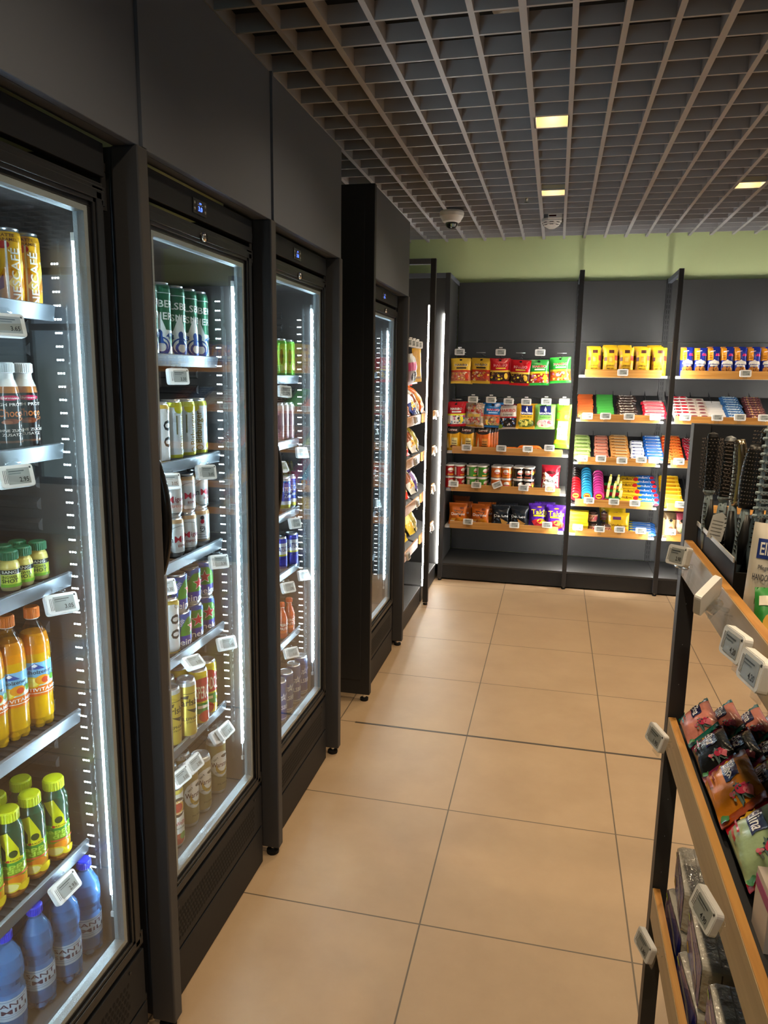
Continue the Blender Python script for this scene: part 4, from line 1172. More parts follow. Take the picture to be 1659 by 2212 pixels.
for k, loc in enumerate(((-0.986,2.645,0.584), (-0.992,2.577,0.584))):
    inst(aper, 'aperitif_bottle', 'small orange aperitif bottle in the third fridge, %s one' % ('farther', 'nearer')[k], 'bottle', loc, (0, 0, R((14, 30)[k])), 'orange aperitif bottles')
karls = can_proto(.0285, .164, [(0, '24448a'), (.4, '2c4f8c'), (.7, '34507c')], [('T', 'KARLSBERG', .2, .38, 1.7, .1, 'd8e0e8'), ('S', .3, .62, .3, .1, 'c8d0d8'), ('R', -1.5, .1, 1.5, .115, 'c8d0d8'), ('P', [(-.6, .5), (.9, .75), (.9, .7), (-.6, .45)], '8a9cb4')], body='g')
for k, loc in enumerate(((-0.951,2.679,0.313), (-0.95,2.589,0.313), (-0.951,2.508,0.313), (-0.946,2.424,0.313))):
    inst(karls, 'beer_can', 'dark blue beer can on the floor of the third fridge, %s from far end' % ORD[k], 'can', loc, (0, 0, R(22)), 'dark blue beer cans')
for k, (u, lb, rz) in enumerate((((-0.95,2.509,1.533), 'price tag below the green slim cans', 70), ((-0.945,2.69,1.297), 'price tag below the pale pink cans', 60), ((-0.945,2.591,1.037), 'price tag below the blue and white mixed drinks', 74), ((-0.94,2.69,0.807), 'price tag below the violet blue cans, farther one', 60),
    ((-0.94,2.501,0.809), 'price tag below the violet blue cans, nearer one', 66), ((-0.935,2.516,0.546), 'price tag below the orange aperitif bottles', 60), ((-0.945,2.452,1.267), 'price tag low on the left of third fridge', 70))):
    price_tag(u, ('2.95', '3.05', '3.30', '2.45', '2.90', '3.65', '3.05')[k], lb, (R(-8 - 4 * k), R(5), R(rz)), hang='rail')

# ---- far fridge
redc = can_proto(.0265, .135, [(0, 'a82438'), (.9, 'c8ccd0')], [('P', [(-.5, .2), (.1, .8), (.3, .8), (-.2, .2)], 'f0e8e8')], body='s')
for k in range(3):
    inst(redc, 'soda_can', 'red soda can in the far fridge, %s from the viewer' % ORD[k], 'can', (-1.0, 3.74 + .075 * k, 1.602), (0, 0, R(20)), 'red soda cans')
def cup_box(col):
    mb = MB(); mb.prism([(-.05, 0), (.05, 0), (.058, .05), (-.058, .05)], lambda u, v, t: (u, -.04 + .08 * t, v), K(col, 'p'))
    mb.prism(rrect(.122, .09, .012, 3), lambda u, v, t: (u, v, .05 + .008 * t), CLEAR)
    decals(mb, [('R', -.35, .2, .35, .8, 'd8d4c8')], lambda u, v, l: (u, -.04 - l, v), .1, .05)
    return (mb.mesh('snack_box'), [])
cbx = cup_box('3c3230')
for k, (yy, z) in enumerate(((3.72, 1.332), (3.86, 1.332), (3.74, 1.072), (3.88, 1.072), (3.74, .832), (3.88, .832), (3.72, .582), (3.86, .582), (3.74, .313), (3.88, .313))):
    inst(cbx, 'snack_box', 'small dark snack box in the far fridge, %s from the top, %s' % (ORD[k // 2], ('nearer', 'farther')[k % 2]), 'snack box', (-1.01, yy, z), (0, 0, R(90)), 'chilled snack boxes')
for k, (u, lb) in enumerate((((-0.945,4.014,1.289), 'topmost price tag inside the far fridge'), ((-0.945,4.049,1.085), 'second price tag from the top inside the far fridge'), ((-0.94,3.994,0.882), 'third price tag from the top inside the far fridge'), ((-0.94,4.082,0.581), 'lowest price tag inside the far fridge'))):
    price_tag(u, '3.05', lb, (R(-12), R(8), R(50)), hang='rail')

# ------------------------------------------------------------------ left bay of the wall shelving
CANDY = ['c8282c', 'e8a020', '4f8a2c', 'e8d84a', 'd86a2a', 'b8d0d8']
DARKC = ['2c1c18', '4a2c20', '6a4028', '1c1416']
def sweet(base, txtcol, sub, strip, cols, seed, bot, word='HARIBO', n=46, top=None):
    it = [('R', -.5, .07, .5, .46, cols[0])] if not top else [('R', -.5, .07, .5, .5, cols[0])]
    it += [('B', -.42, .11, .42, .45, n, .06, cols, seed), ('R', -.5, .46, .5, .53, strip), ('R', -.5, .055, .5, .1, bot),
           ('T', word, .02, .73, .66, .10, 'f4f0ec' if txtcol != 'f4f0ec' else '701418'), ('T', word, .02, .735, .62, .09, txtcol), ('R', -.22, .585, .28, .64, sub), ('E', 0, .93, .07, .035, '202020'), ('E', .3, .3, .09, .12, strip)]
    return it
B1 = [
    ('gold', 'e2b93c', sweet('e2b93c', '26221e', '26221e', 'c23a22', ['b86a4a', 'c8402c', 'e8c040', 'd88a6a', 'a83028', 'f0d8b0'], 1, 'e2b93c')),
    ('gold', 'e2b93c', sweet('e2b93c', '26221e', '26221e', 'c23a22', ['a84a3a', 'c8402c', 'e8c040', '8a3028', 'd85a3a', 'f0d8b0'], 2, 'e2b93c')),
    ('red', 'b81420', sweet('b81420', 'd8283a', 'd8b040', 'd8b040', DARKC + ['e8d030', '7a4a30'], 3, 'b81420')),
    ('red', 'b81420', sweet('b81420', 'd8283a', 'd8b040', 'd8b040', DARKC + ['e8d030', '8a5a3a'], 4, 'b81420')),
    ('green', '1f8a34', sweet('1f8a34', 'c8283a', 'f0e8c8', 'e8d030', ['8a2418', 'c83a24', 'e8d040', 'e8a83c', 'b85a8a', 'f0e0c0'], 5, '1f8a34')),
    ('green', '2c9e34', sweet('2c9e34', 'c8283a', 'f0e8c8', 'e8d030', ['d85a1c', 'e87a24', 'e8d040', 'd8302c', 'b87ab0', 'f0f0d0'], 6, '2c9e34')),
]
NM = ['gold sweet bag with red stripe at the left end', 'gold sweet bag second from the left', 'red sweet bag third from the left', 'red sweet bag hanging lower, fourth from left', 'green sweet bag fifth from the left', 'bright green sweet bag at the right end']
TZ = (1.742, 1.744, 1.742, 1.732, 1.736, 1.756)
for k, (cn, base, it) in enumerate(B1):
    p = bag_proto(.157, .192, .045, base, it, 40 + k)
    inst(p, 'sweet_bag', NM[k] + ' of the upper hook row', 'bag of sweets', (HX1[k], 5.80, TZ[k] - .192), (R((2, -3, 0, 3, -2, 0)[k]), R((-1, 1.5, -1, 2, -2, -3)[k]), R((4, -10, 6, -6, 6, -4)[k])), 'sweet bags on the upper hooks')
    if k < 3:
        inst(p, 'sweet_bag', ('second gold sweet bag behind the leftmost one', 'gold sweet bag behind the second from left', 'red sweet bag behind the third from left')[k], 'bag of sweets', (HX1[k] + .008, 5.86, TZ[k] - .195), (0, R(1), R(-6 + 8 * k)), 'sweet bags on the upper hooks')
HIT = lambda c1, c2, body, cols, seed: [('R', -.28, .58, .28, .97, '1c2258'), ('P', [(-.06, .78), (0, .94), (.06, .78), (.02, .72), (-.02, .72)], 'e8e8ee'), ('T', 'hitschies', 0, .66, .62, .1, 'f4f4f4'), ('T', c1, 0, .5, .55, .07, c2), ('E', 0, .24, .42, .17, body), ('B', -.3, .12, .3, .36, 34, .06, cols, seed)]
B2 = [
    ('red', 'c01828', sweet('c01828', 'f4f0ec', 'f0e8e0', 'e8e040', ['e8e4e0', '202024', 'e8d030', 'd8609a', '3a8ab0', 'f0f0ea'], 11, 'c01828'), 'red sweet bag with yellow stripe at the left end'),
    ('mixed', 'b8a89a', [('B', -.48, .06, .48, .96, 110, .07, ['c83a34', 'e8d8c8', 'd8b060', 'a8a09a', 'e8e0d8', 'b85a5a'], 12), ('T', 'HARIBO', 0, .7, .8, .13, 'c0202c'), ('R', -.36, .46, .3, .58, 'e8c860'), ('R', -.5, .06, .5, .11, 'd8a838')], 'colourful speckled sweet bag second from the left'),
    ('blue', '1c6ab0', sweet('1c6ab0', 'c8283a', '8ab8e0', 'c85a3a', ['a88a70', 'c85a3a', 'e8d8a0', '6a4a40', '5aa04a', 'e8c040'], 13, '1c6a8a'), 'blue sweet bag third from the left'),
    ('white', 'd8d0c8', [('R', -.5, .08, .5, .46, '201c20'), ('B', -.44, .1, .44, .44, 60, .05, ['101014', '2c2a30', '3c3a40', '201c20', 'e8e8e8', '3a6ab0'], 14), ('R', -.5, .46, .5, .52, 'a02830'), ('T', 'HARIBO', 0, .76, .8, .13, 'c0202c'), ('T', 'Schätze', 0, .6, .5, .08, '2c2424'), ('R', -.5, .96, .5, 1, '6a1c34'), ('E', -.4, .12, .12, .09, '7ab03a')], 'white and black liquorice bag in the middle'),
    ('yellow', 'd8a828', HIT('SAURE', '2c3c1c', '4a5a24', ['7a8a3a', 'c8b858', '3c4a20', 'a8a04a'], 15), 'yellow and navy sweet pouch fifth from the left'),
    ('green', '7ab45a', HIT('Drachenzungen', '24341c', 'c8a8a0', ['d85a6a', 'a8c890', 'c8c0b0', 'e89a9a'], 16), 'pale green and navy sweet pouch sixth from the left'),
    ('lime', '7ad030', [('R', -.34, .2, .34, .62, 'c0d0b8'), ('B', -.3, .22, .3, .6, 26, .08, ['d8e8d0', '8ac86a', 'a8d890', 'e8f0e0'], 17), ('T', 'HARIBO', 0, .83, .8, .055, 'e04a3a'), ('R', -.5, .63, .5, .66, 'e8a82c'), ('E', .22, .72, .18, .05, 'e8e040'), ('E', -.32, .15, .16, .05, 'e8d82c'), ('R', -.5, .1, .5, .13, 'e8c83c')], 'long lime green sweet bag at the right end'),
]
for k, (cn, base, it, lb) in enumerate(B2):
    W, H = (.118, .335) if k == 6 else (.152, .188)
    p = bag_proto(W, H, .04 if k in (4, 5) else .048, base, it, 60 + k, pinch=.02 if k in (4, 5) else .05)
    z = (1.402, 1.396, 1.402, 1.394, 1.398, 1.400, 1.405)[k] - H
    inst(p, 'sweet_bag', lb + ' of the lower hook row', 'bag of sweets', (HX2[k], 5.80, z), (0, R((-2, 1, 1.5, -3, 1, -1, 2)[k]), R((6, -10, 8, -6, 12, 6, -8)[k])), 'sweet bags on the lower hooks')
    if k < 6:
        inst(p, 'sweet_bag', 'second in line behind the ' + lb, 'bag of sweets', (HX2[k] + .012, 5.86, z + .004), (0, R(-1), R(8 - 5 * k)), 'sweet bags on the lower hooks')
for k, (u, v, lb) in enumerate(((0, 0, 'price tag above the leftmost gold sweet bag'), (2, 0, 'price tag above the left one of the two red sweet bags'), (4, 0, 'price tag above the left one of the two green sweet bags'))):
    price_tag((HX1[u] - (.012 if k == 0 else 0), 5.775, 1.787), ('1.95', '1.95', '1.95')[k], lb, hang='hook', sc=1.15)
for k, (x, lb) in enumerate(((-0.624, 'speckled'), (-0.485, 'blue'), (-0.35, 'white and black'), (-0.217, 'yellow and navy'), (-0.068, 'pale green and navy'), (0.065, 'long lime green'))):
    price_tag((x, 5.775, (1.428, 1.428, 1.418, 1.418, 1.424, 1.424)[k]), '1.95', 'price tag hooked above the %s sweet bag' % lb, hang='hook', sc=1.15)

def pouch(c, c2, seed):
    return bag_proto(.114, .20, .05, c, [('R', -.5, .72, .5, 1.0, '2c2622'), ('E', 0, .72, .42, .07, '2c2622'), ('T', 'Lorenz', .0, .82, .6, .1, 'e8d8d0'), ('R', -.3, .765, .3, .775, 'a83028'), ('R', -.05, .22, .36, .5, c2), ('R', -.02, .26, .3, .3, '6a5430'), ('R', -.02, .36, .3, .39, '6a5430'), ('P', [(-.4, .1), (-.3, .55), (-.22, .1)], 'f0e0a8'), ('E', .1, .16, .25, .06, '6a3c1c')], seed, pinch=.0)
py_, pw = pouch('dca41c', 'e8d890', 81), pouch('d8691c', 'e89a4a', 82)
for c, (x, p, n, dsc) in enumerate(((-0.777, py_, 2, 'yellow nut pouch, left column'), (-0.667, py_, 3, 'yellow nut pouch, second column'), (-0.538, pw, 4, 'orange nut pouch, third column'))):
    for k in range(n):
        inst(p, 'nut_pouch', '%s, %s from the front on the upper shelf' % (dsc, ORD[k]), 'snack pouch', (x + .016 * k, 5.80 + .062 * k, 1.0245), (R(-4), 0, R(-4)), 'nut pouches on the left bay')
flat_o = (bar_mesh(.185, .07, .042, 'd86a1c', [('R', -.3, .25, .3, .7, 'e89a3c'), ('R', -.22, .42, .25, .5, '5a2810')], seed=3), [])
flat_g = (bar_mesh(.15, .06, .03, '9a9a98', [('R', -.3, .3, .3, .7, '3c3c40')], seed=4), [])
inst(flat_o, 'snack_bar_pack', 'orange snack packet lying alone on the upper shelf', 'snack packet', (-0.176, 5.80, 1.042), (0, 0, R(3)))
inst(flat_o, 'snack_bar_pack', 'orange snack packet lying low behind the front plank', 'snack packet', (-0.346, 5.80, 1.0245), (0, 0, R(-2)))
inst(flat_o, 'snack_bar_pack', 'orange snack packet lying under the topmost orange packet', 'snack packet', (-0.185, 5.88, 1.0245), (0, 0, R(2)))
inst(flat_g, 'snack_bar_pack', 'silver snack packet lying at the right end of the upper shelf', 'snack packet', (0.003, 5.80, 1.03), (0, 0, R(-4)))

def crisp_can(c, c2, seed):
    r, h = .0405, .0945
    mb = MB()
    mb.lathe([(r * .9, .001, ALU), (r, .001, ALU), (r, .005, K(c, 'g')), (r, h - .012, K('e8e4dc', 'p'))], 24)
    decals(mb, [('E', .15, .56, .3, .19, 'f0ece6'), ('R', -.12, .42, .42, .5, 'c83a34' if c != 'b01e24' else '8a1418'), ('E', .62, .62, .26, .16, c2), ('E', .7, .5, .2, .12, 'e8c040'), ('R', -.9, .15, -.62, .8, 'd8d4cc'), ('R', -.2, .12, .5, .22, c2)], lambda u, v, l: ((r + l) * math.sin(u / r), -(r + l) * math.cos(u / r), v), 2 * r, h, cu=.008, fin='g')
    lb = MB()
    lb.lathe([(r * 1.0, h - .012, None), (r * 1.04, h - .012, WHITE), (r * 1.04, h - .003, WHITE), (r * .98, h, WHITE), (r * .94, h - .003, CLEAR), (.001, h - .003, CLEAR)], 24)
    return (None, [('can_body', mb.mesh('can_body'), []), ('plastic_lid', lb.mesh('plastic_lid'), [])])
CR = (('red', crisp_can('b01e24', 'd89030', 1)), ('green', crisp_can('3f8a2c', 'd8a83c', 2)), ('orange', crisp_can('c8641c', 'e09a4a', 3)), ('black', crisp_can('1c1a1c', 'c86a4a', 4)))
CX = ((-0.796, -0.714), (-0.617, -0.534), (-0.423, -0.341), (-0.252, -0.171))
for c, (cn, p) in enumerate(CR):
    for s_ in (0, 1):
        for d in (0, 1):
            for h in (0, 1):
                inst(p, 'crisps_can', '%s crisps can, %s pair column, %s row, %s of its stack' % (cn, ('left', 'right')[s_], ('front', 'second')[d], ('bottom', 'top')[h]), 'can of crisps', (CX[c][s_] + .006 * d, 5.80 + .086 * d, .7255 + .0947 * h), (0, 0, R(((8, 40), (46, 30), (0, -24), (10, -30))[c][s_] + 25 * d + (12 if not h else 0))), 'short crisps cans on the left bay')
brez = bag_proto(.142, .21, .07, 'a8182c', [('P', [(-.44, .1), (-.3, .75), (.1, .55), (.44, .75), (.46, .1)], 'dcd8d0'), ('B', -.44, .1, -.2, .7, 18, .06, ['c8946a', 'a8603a', '8a1420'], 7), ('B', .22, .1, .45, .7, 18, .05, ['a8182c', '8a1420'], 8), ('T', 'BREZELN', .05, .42, .68, .085, '28384a'), ('T', 'mini', .05, .53, .3, .06, '6a6a6a'), ('E', .02, .73, .26, .06, '4a1018'), ('E', .05, .25, .25, .04, 'c0bcb4')], 90, crimp=.05)
inst(brez, 'pretzel_bag', 'red and white pretzel bag at the right end of the middle shelf', 'bag of pretzels', (-0.006, 5.81, .7255), (R(-5), 0, R(-4)))
def chips(base, items, seed, W=.15, H=.175, D=.07):
    return bag_proto(W, H, D, base, items, seed, crimp=.07, pinch=.09, flat=.55)
DO = [('P', [(-.4, .28), (-.1, .3), (-.25, .05)], 'e8a83c'), ('P', [(-.25, .68), (.12, .36), (.3, .62)], '2c1a10'), ('P', [(-.17, .64), (.11, .42), (.24, .6)], 'c86a1c'), ('T', 'Doritos', 0, .49, .78, .12, 'f4efe6'), ('E', .15, .2, .25, .13, 'e08a24'), ('R', .1, .72, .34, .8, '7a3410'), ('P', [(-.1, .3), (.3, .32), (.1, .08)], 'e8a02c'), ('R', -.42, .1, -.2, .2, 'f0d8c0')]
DD = [('P', [(-.05, .4), (.4, .2), (.1, .02)], 'c8944a'), ('T', 'Doritos', 0, .5, .8, .12, 'e8ecf0'), ('P', [(-.3, .66), (.05, .4), (.3, .62)], '10161e'), ('B', -.45, .1, -.1, .4, 12, .04, ['3c4a5a', '6a7a8a', '1c2430'], 5)]
TK = [('T', 'Takis', 0, .66, .8, .19, 'e8d820'), ('R', -.3, .48, .34, .545, 'e8d020'), ('E', 0, .22, .42, .16, 'c82a3a'), ('E', .1, .3, .2, .1, 'c8d030'), ('P', [(-.35, .08), (.05, .36), (.12, .3), (-.25, .04)], 'a81c2c'), ('P', [(.0, .06), (.34, .34), (.4, .28), (.1, .02)], 'd84a1c'), ('P', [(-.42, .0), (-.42, .34), (-.2, .1)], '2a1248'), ('E', .0, .85, .12, .03, 'c8902c')]
pdo, pdd, ptk = chips('c8661c', DO, 91), chips('111a24', DD, 92), chips('4a1c94', TK, 93, .165, .2, .07)
for x, y, z, p, lb, rz in ((-0.716, 5.81, .4255, pdo, 'orange tortilla chips bag at the left end of the lowest shelf', 5), (-0.687, 5.90, .4255, pdo, 'orange tortilla chips bag right behind the leftmost chips bag', -8),
    (-0.54, 5.81, .4255, pdo, 'orange tortilla chips bag second from the left', -6), (-0.374, 5.82, .4255, pdd, 'black tortilla chips bag in the middle of the lowest shelf', 8), (-0.235, 5.83, .4255, pdd, 'black tortilla chips bag next to the purple bags', -4),
    (-0.077, 5.84, .4255, ptk, 'purple rolled chips bag second from the right end', 5), (0.055, 5.80, .4255, ptk, 'purple rolled chips bag at the right end of lowest shelf', -4), (-0.493, 5.91, .4255, pdo, 'orange tortilla chips bag in the back row', 10), (-0.321, 5.915, .4255, pdd, 'black tortilla chips bag in the back row', 4), (-0.036, 5.925, .4255, ptk, 'purple rolled chips bag in the back row', 2)):
    inst(p, 'chips_bag', lb, 'bag of chips', (x, y, z), (R(-8), 0, R(rz)), 'chips bags on the lowest shelf')
inst(chips('7a3c1a', [('R', -.4, .3, .4, .6, '8a4a24')], 94), 'chips_bag', 'brown chips bag standing tall behind the leftmost orange bag', 'bag of chips', (-0.722, 6.01, .45), (R(-6), 0, R(-10)))

def ptag(u3, pr, lb, rot=(0, 0, 0), scr=0):
    price_tag(u3, pr, lb, rot, scr, 'plank', 1.15)
TB = (((-0.655,5.722,1.056), 'price tag below the second column of yellow nut pouches'), ((-0.387,5.722,1.059), 'price tag right of the orange nut pouches'), ((-0.187,5.722,1.062), 'price tag below the topmost orange snack packet'), ((-0.025,5.722,1.075), 'price tag below the silver snack packet'),
      ((-0.748,5.722,0.767), 'price tag below the red crisps cans'), ((-0.569,5.722,0.765), 'price tag below the green crisps cans'), ((-0.407,5.722,0.776), 'tilted price tag below the orange crisps cans'), ((-0.204,5.722,0.76), 'price tag below the black crisps cans'), ((-0.004,5.722,0.763), 'orange screened price tag below the pretzel bag'),
      ((-0.624,5.722,0.469), 'price tag between the two front orange tortilla bags'), ((-0.261,5.722,0.464), 'price tag below the black tortilla bags'), ((-0.01,5.722,0.48), 'price tag below the purple chips bags'))
for k, (loc, lb) in enumerate(TB):
    ptag(loc, ('2.95', '3.30', '1.95', '1.95', '2.90', '2.90', '2.90', '2.90', '2.50', '2.95', '2.95', '3.30')[k], lb, (R(-12 if k != 6 else -8), R(-24) if k == 6 else 0, R((2, -3, 3, -4)[k % 4])), 1 if k == 8 else 0)

# ------------------------------------------------------------------ middle and right bays: sloped trays of bars
SLO = math.atan2(.17, .39)
def stack(mesh, n, x, zp, d, name, desc, cat, where, tw=0, y0=5.787, lift=.0215, jit=.004, tilt=0):
    rd = random.Random(hash_(desc))
    for k in range(n):
        y = y0 + d * math.cos(SLO) * k
        z = zp + lift + (y - 5.76) * .436
        inst((mesh, []), name, '%s, %s from the front of its %s stack' % (desc, ORD[k], where), cat, (x + rd.uniform(-jit, jit), y, z), (SLO + R(tilt), 0, R(tw + rd.uniform(-2, 2))), desc + ' stack', (.88, 1, 1))
def hash_(t):
    return sum((i + 1) * ord(c) for i, c in enumerate(t))
SCR = lambda c, s: [('B', -.38, .3, .38, .7, 12, .035, [c], s), ('R', -.36, .42, .3, .56, c)]
P2, P3, P4 = 1.284, .962, .639
stack(boxpack(.128, .0265, .021, 'd8602c', [('R', -.46, .1, .46, .3, 'e8a06a'), ('R', -.4, .45, .1, .7, 'f0c8a8')], [('R', -.44, .2, .44, .8, 'e07038')]), 13, 0.227, P2, .0285, 'wafer_pack', 'orange thin pack', 'chewing gum pack', 'leftmost upper tray')
stack(boxpack(.14, .0265, .021, '3c9a3c', [('R', -.46, .1, .46, .3, '8ac86a'), ('R', -.4, .45, .1, .7, '4ab0c0')], [('R', -.44, .2, .44, .8, '4aa84a')]), 13, 0.372, P2, .0285, 'wafer_pack', 'green thin pack', 'chewing gum pack', 'upper tray')
stack(bar_mesh(.165, .042, .028, '2a1812', SCR('d8d0c4', 3), seed=2), 8, 0.531, P2, .046, 'chocolate_bar', 'dark brown chocolate bar', 'chocolate bar', 'upper tray', 3, jit=.01)
stack(bar_mesh(.19, .05, .03, 'c81c34', [('R', -.4, .25, .4, .6, 'f0c8c8'), ('R', -.3, .35, .3, .5, 'c81c34'), ('R', -.4, .8, .4, .9, 'f0e0dc')], seed=3), 5, 0.721, P2, .055, 'chocolate_bar', 'pink and red wrapped bar', 'chocolate bar', 'upper tray', -3, jit=.006)
stack(bar_mesh(.142, .058, .038, 'a8c070', [('R', -.35, .3, .3, .5, '6a8a3c'), ('R', -.4, .8, .4, .88, 'd8e0a8')], seed=4), 6, 0.221, P3, .06, 'chocolate_bar', 'pale lime wrapped bar', 'chocolate bar', 'leftmost middle tray')
stack(bar_mesh(.118, .05, .036, 'c87a64', [('R', -.4, .2, .4, .42, '8a4a3c'), ('R', -.3, .5, .3, .62, 'e8c0b0')], seed=5), 7, 0.366, P3, .052, 'chocolate_bar', 'salmon pink wrapped bar', 'chocolate bar', 'middle tray')
stack(bar_mesh(.16, .048, .034, 'c88a4a', [('R', -.4, .2, .3, .45, '8a5a2c'), ('R', -.25, .5, .35, .66, 'f0dcb8'), ('R', -.4, .8, .4, .88, 'e0b070')], seed=6), 8, 0.5, P3, .047, 'chocolate_bar', 'caramel coloured wrapped bar', 'chocolate bar', 'middle tray', 2)
stack(bar_mesh(.112, .048, .034, 'd8dce4', [('R', -.36, .3, .36, .6, '3c4c8a'), ('R', -.2, .38, .3, .5, 'e8ecf4')], seed=7), 6, 0.627, P3, .05, 'chocolate_bar', 'white wrapped bar with blue print', 'chocolate bar', 'middle tray')
stack(bar_mesh(.15, .05, .036, '1c62c0', [('R', -.38, .3, .3, .62, 'e8f0f8'), ('R', -.32, .38, .2, .54, '1c62c0'), ('E', .34, .4, .1, .3, 'a8d0f0')], seed=8), 8, 0.746, P3, .048, 'chocolate_bar', 'bright blue wrapped bar', 'chocolate bar', 'rightmost middle tray', -3)
def disc_tin(c):
    r = .042
    mb = MB()
    for (r0, y0, r1, y1, m) in ((.001, -.016, r * .86, -.0165, K(c, 'g')), (r * .86, -.0165, r * .96, -.015, K(c, 'g')), (r * .96, -.015, r, -.011, K(c, 'g')), (r, -.011, r, .011, K(c, 'g')), (r, .011, r * .94, .0155, K(c, 'g')), (r * .94, .0155, .001, .0155, K(c, 'g'))):
        n = 22
        vs = [(q * math.cos(2 * math.pi * i / n), yy, q * math.sin(2 * math.pi * i / n) + r) for q, yy in ((r0, y0), (r1, y1)) for i in range(n)]
        mb.add(vs, [(i, (i + 1) % n, n + (i + 1) % n, n + i) for i in range(n)], m, True)
    decals(mb, [('E', 0, .5, .33, .29, 'a81c28'), ('E', 0, .5, .28, .22, 'e8c83c'), ('R', -.2, .44, .2, .56, '8a2018')], lambda u, v, l: (u, -.0165 - l, v), 2 * r, 2 * r, fin='g')
    return mb.mesh('disc_tin')
TT = {c: disc_tin(h) for c, h in (('red', 'd8202c'), ('dark brown', '2a1c18'), ('turquoise', '2c94c8'), ('magenta', 'c83a8a'))}
for cn, n, k0, x in (('red', 6, 0, 0.191), ('dark brown', 4, 6, 0.191), ('turquoise', 10, 0, 0.275), ('magenta', 9, 0, 0.363)):
    for k in range(n):
        y = 5.79 + .036 * (k + k0)
        inst((TT[cn], []), 'gum_tape_tin', '%s round gum tin, %s from the front of its row' % (cn, ORD[k]), 'gum tin', (x + .012 * (k + k0 > 5) * 0, y, P4 + .0215 + (y - 5.76) * .436), (SLO * .6 - R(10), 0, 0), cn + ' gum tins')
mb = MB(); mb.prism(rrect(.14, .05, .012, 3), lambda u, v, t: (u, v * .9, .03 * t), K('b8283a', 'g')); mb.prism(rrect(.12, .04, .01, 3), lambda u, v, t: (u, v * .9, .03 + .004 * t), K('2c7a3c', 'g'))
jelly_base = mb.mesh('jelly_base')
mb = MB(); mb.lathe([(.011, 0, K('c8d060', 'g')), (.0115, .012, K('d8d890', 'g')), (.0115, .055, K('e8e090', 'g')), (.008, .062, K('c8c84a', 'g')), (.0075, .078, K('e8e4b0', 'g')), (.001, .079, None)], 10)
jelly_tube = mb.mesh('jelly_tube')
JX = 0.47
for k, (dx, dy) in enumerate(((-.045, 0), (.0, 0), (.05, 0), (-.035, .09), (.012, .09), (.05, .09), (-.02, .18), (.038, .18))):
    y = 5.80 + dy
    z = P4 + .0225 + (y - 5.76) * .436
    if dx in (0., .012, -.02):
        inst((jelly_base, []), 'candy_holder', 'red and green candy holder tray, %s from the front' % ORD[int(dy / .09)], 'candy holder', (JX, y, z), (SLO, 0, 0), 'candy holders')
    inst((jelly_tube, []), 'candy_tube', 'yellow candy tube on a red holder, %s from the front left' % ORD[k], 'candy tube', (JX + dx, y - .034 * math.sin(SLO), z + .034 * math.cos(SLO)), (SLO * .3, R(5), 0), 'yellow candy tubes')
MMY = bar_mesh(.17, .095, .04, 'd8a81c', [('R', -.4, .25, .4, .75, 'e0b020'), ('T', "m&m's", .0, .42, .6, .42, '4a2414'), ('E', .36, .4, .12, .3, 'c8282c')], seed=9)
MMB = bar_mesh(.17, .08, .038, '1c6ac4', [('T', "m&m's", -.02, .42, .6, .46, 'f0f0f4'), ('E', .36, .4, .11, .3, 'c8283a'), ('E', -.4, .3, .1, .2, 'e8d040')], seed=10)
stack(MMY, 4, 0.587, P4, .092, 'chocolate_bag', 'yellow chocolate lentil bag', 'bag of sweets', 'lower tray', -6, y0=5.81, jit=.012)
stack(MMB, 6, 0.727, P4, .064, 'chocolate_bag', 'blue chocolate lentil bag', 'bag of sweets', 'rightmost lower tray', -5, y0=5.80, jit=.006)
# top shelf of the middle bay: yellow biscuit bags; lowest shelf
LEI = [('R', -.14, .78, .22, .9, '4a1c14'), ('R', -.16, .44, .16, .66, 'c8902c'), ('R', -.12, .48, .12, .62, 'd8a84a'), ('R', -.46, .5, -.26, .64, '5a2c18'), ('R', .28, .52, .48, .7, 'b83a24'), ('R', -.48, .72, -.3, .86, 'c8902c'), ('R', .3, .26, .46, .44, 'c8902c'), ('R', -.48, .14, -.36, .4, 'b07824'), ('T', 'LEIBNIZ', .0, .33, .58, .055, '4a3010'), ('T', 'MINIS', .0, .23, .45, .05, '4a3010')]
lei = bag_proto(.118, .205, .055, 'dcae1c', LEI, 101, crimp=.03, pinch=.0, fin='p')
for c, (x, n) in enumerate(((0.261, 2), (0.378, 3), (0.49, 3), (0.605, 2), (0.719, 3))):
    for k in range(n):
        inst(lei, 'biscuit_bag', 'yellow mini biscuit bag, %s column from the left, %s row' % (ORD[c], ORD[k]), 'bag of biscuits', (x + (.004, .0, .012)[k] - .004 * c * k, 5.80 + .07 * k, 1.6265 + .012 * k), (R(-7), 0, R(3 - 2 * c)), 'yellow mini biscuit bags', (.86, 1, 1))
yl = boxpack(.152, .09, .027, 'dcc01c', [('R', -.44, .62, .44, .86, 'c8a010'), ('R', -.3, .3, .3, .44, 'e8d040')], [('R', -.4, .2, .4, .8, 'e8cc2c'), ('R', -.2, .4, .2, .6, '8a7a10')])
for k in range(6):
    inst((yl, []), 'wafer_pack', 'flat yellow wafer pack, %s from the bottom of the pile' % ORD[k], 'wafer pack', (0.219 + .002 * (k % 3), 5.81 + .006 * (k % 2), .4245 + .0273 * k), (0, 0, R(2 - k)), 'flat yellow wafer packs')
mb = MB(); mb.lathe([(.001, 0, K('c8a890')), (.030, 0, K('c8a890')), (.031, .004, K('c87a6a')), (.0335, .022, K('e0c0a8')), (.035, .034, K('c8846a')), (.0375, .05, K('d8c0ac')), (.038, .054, None)], 20)
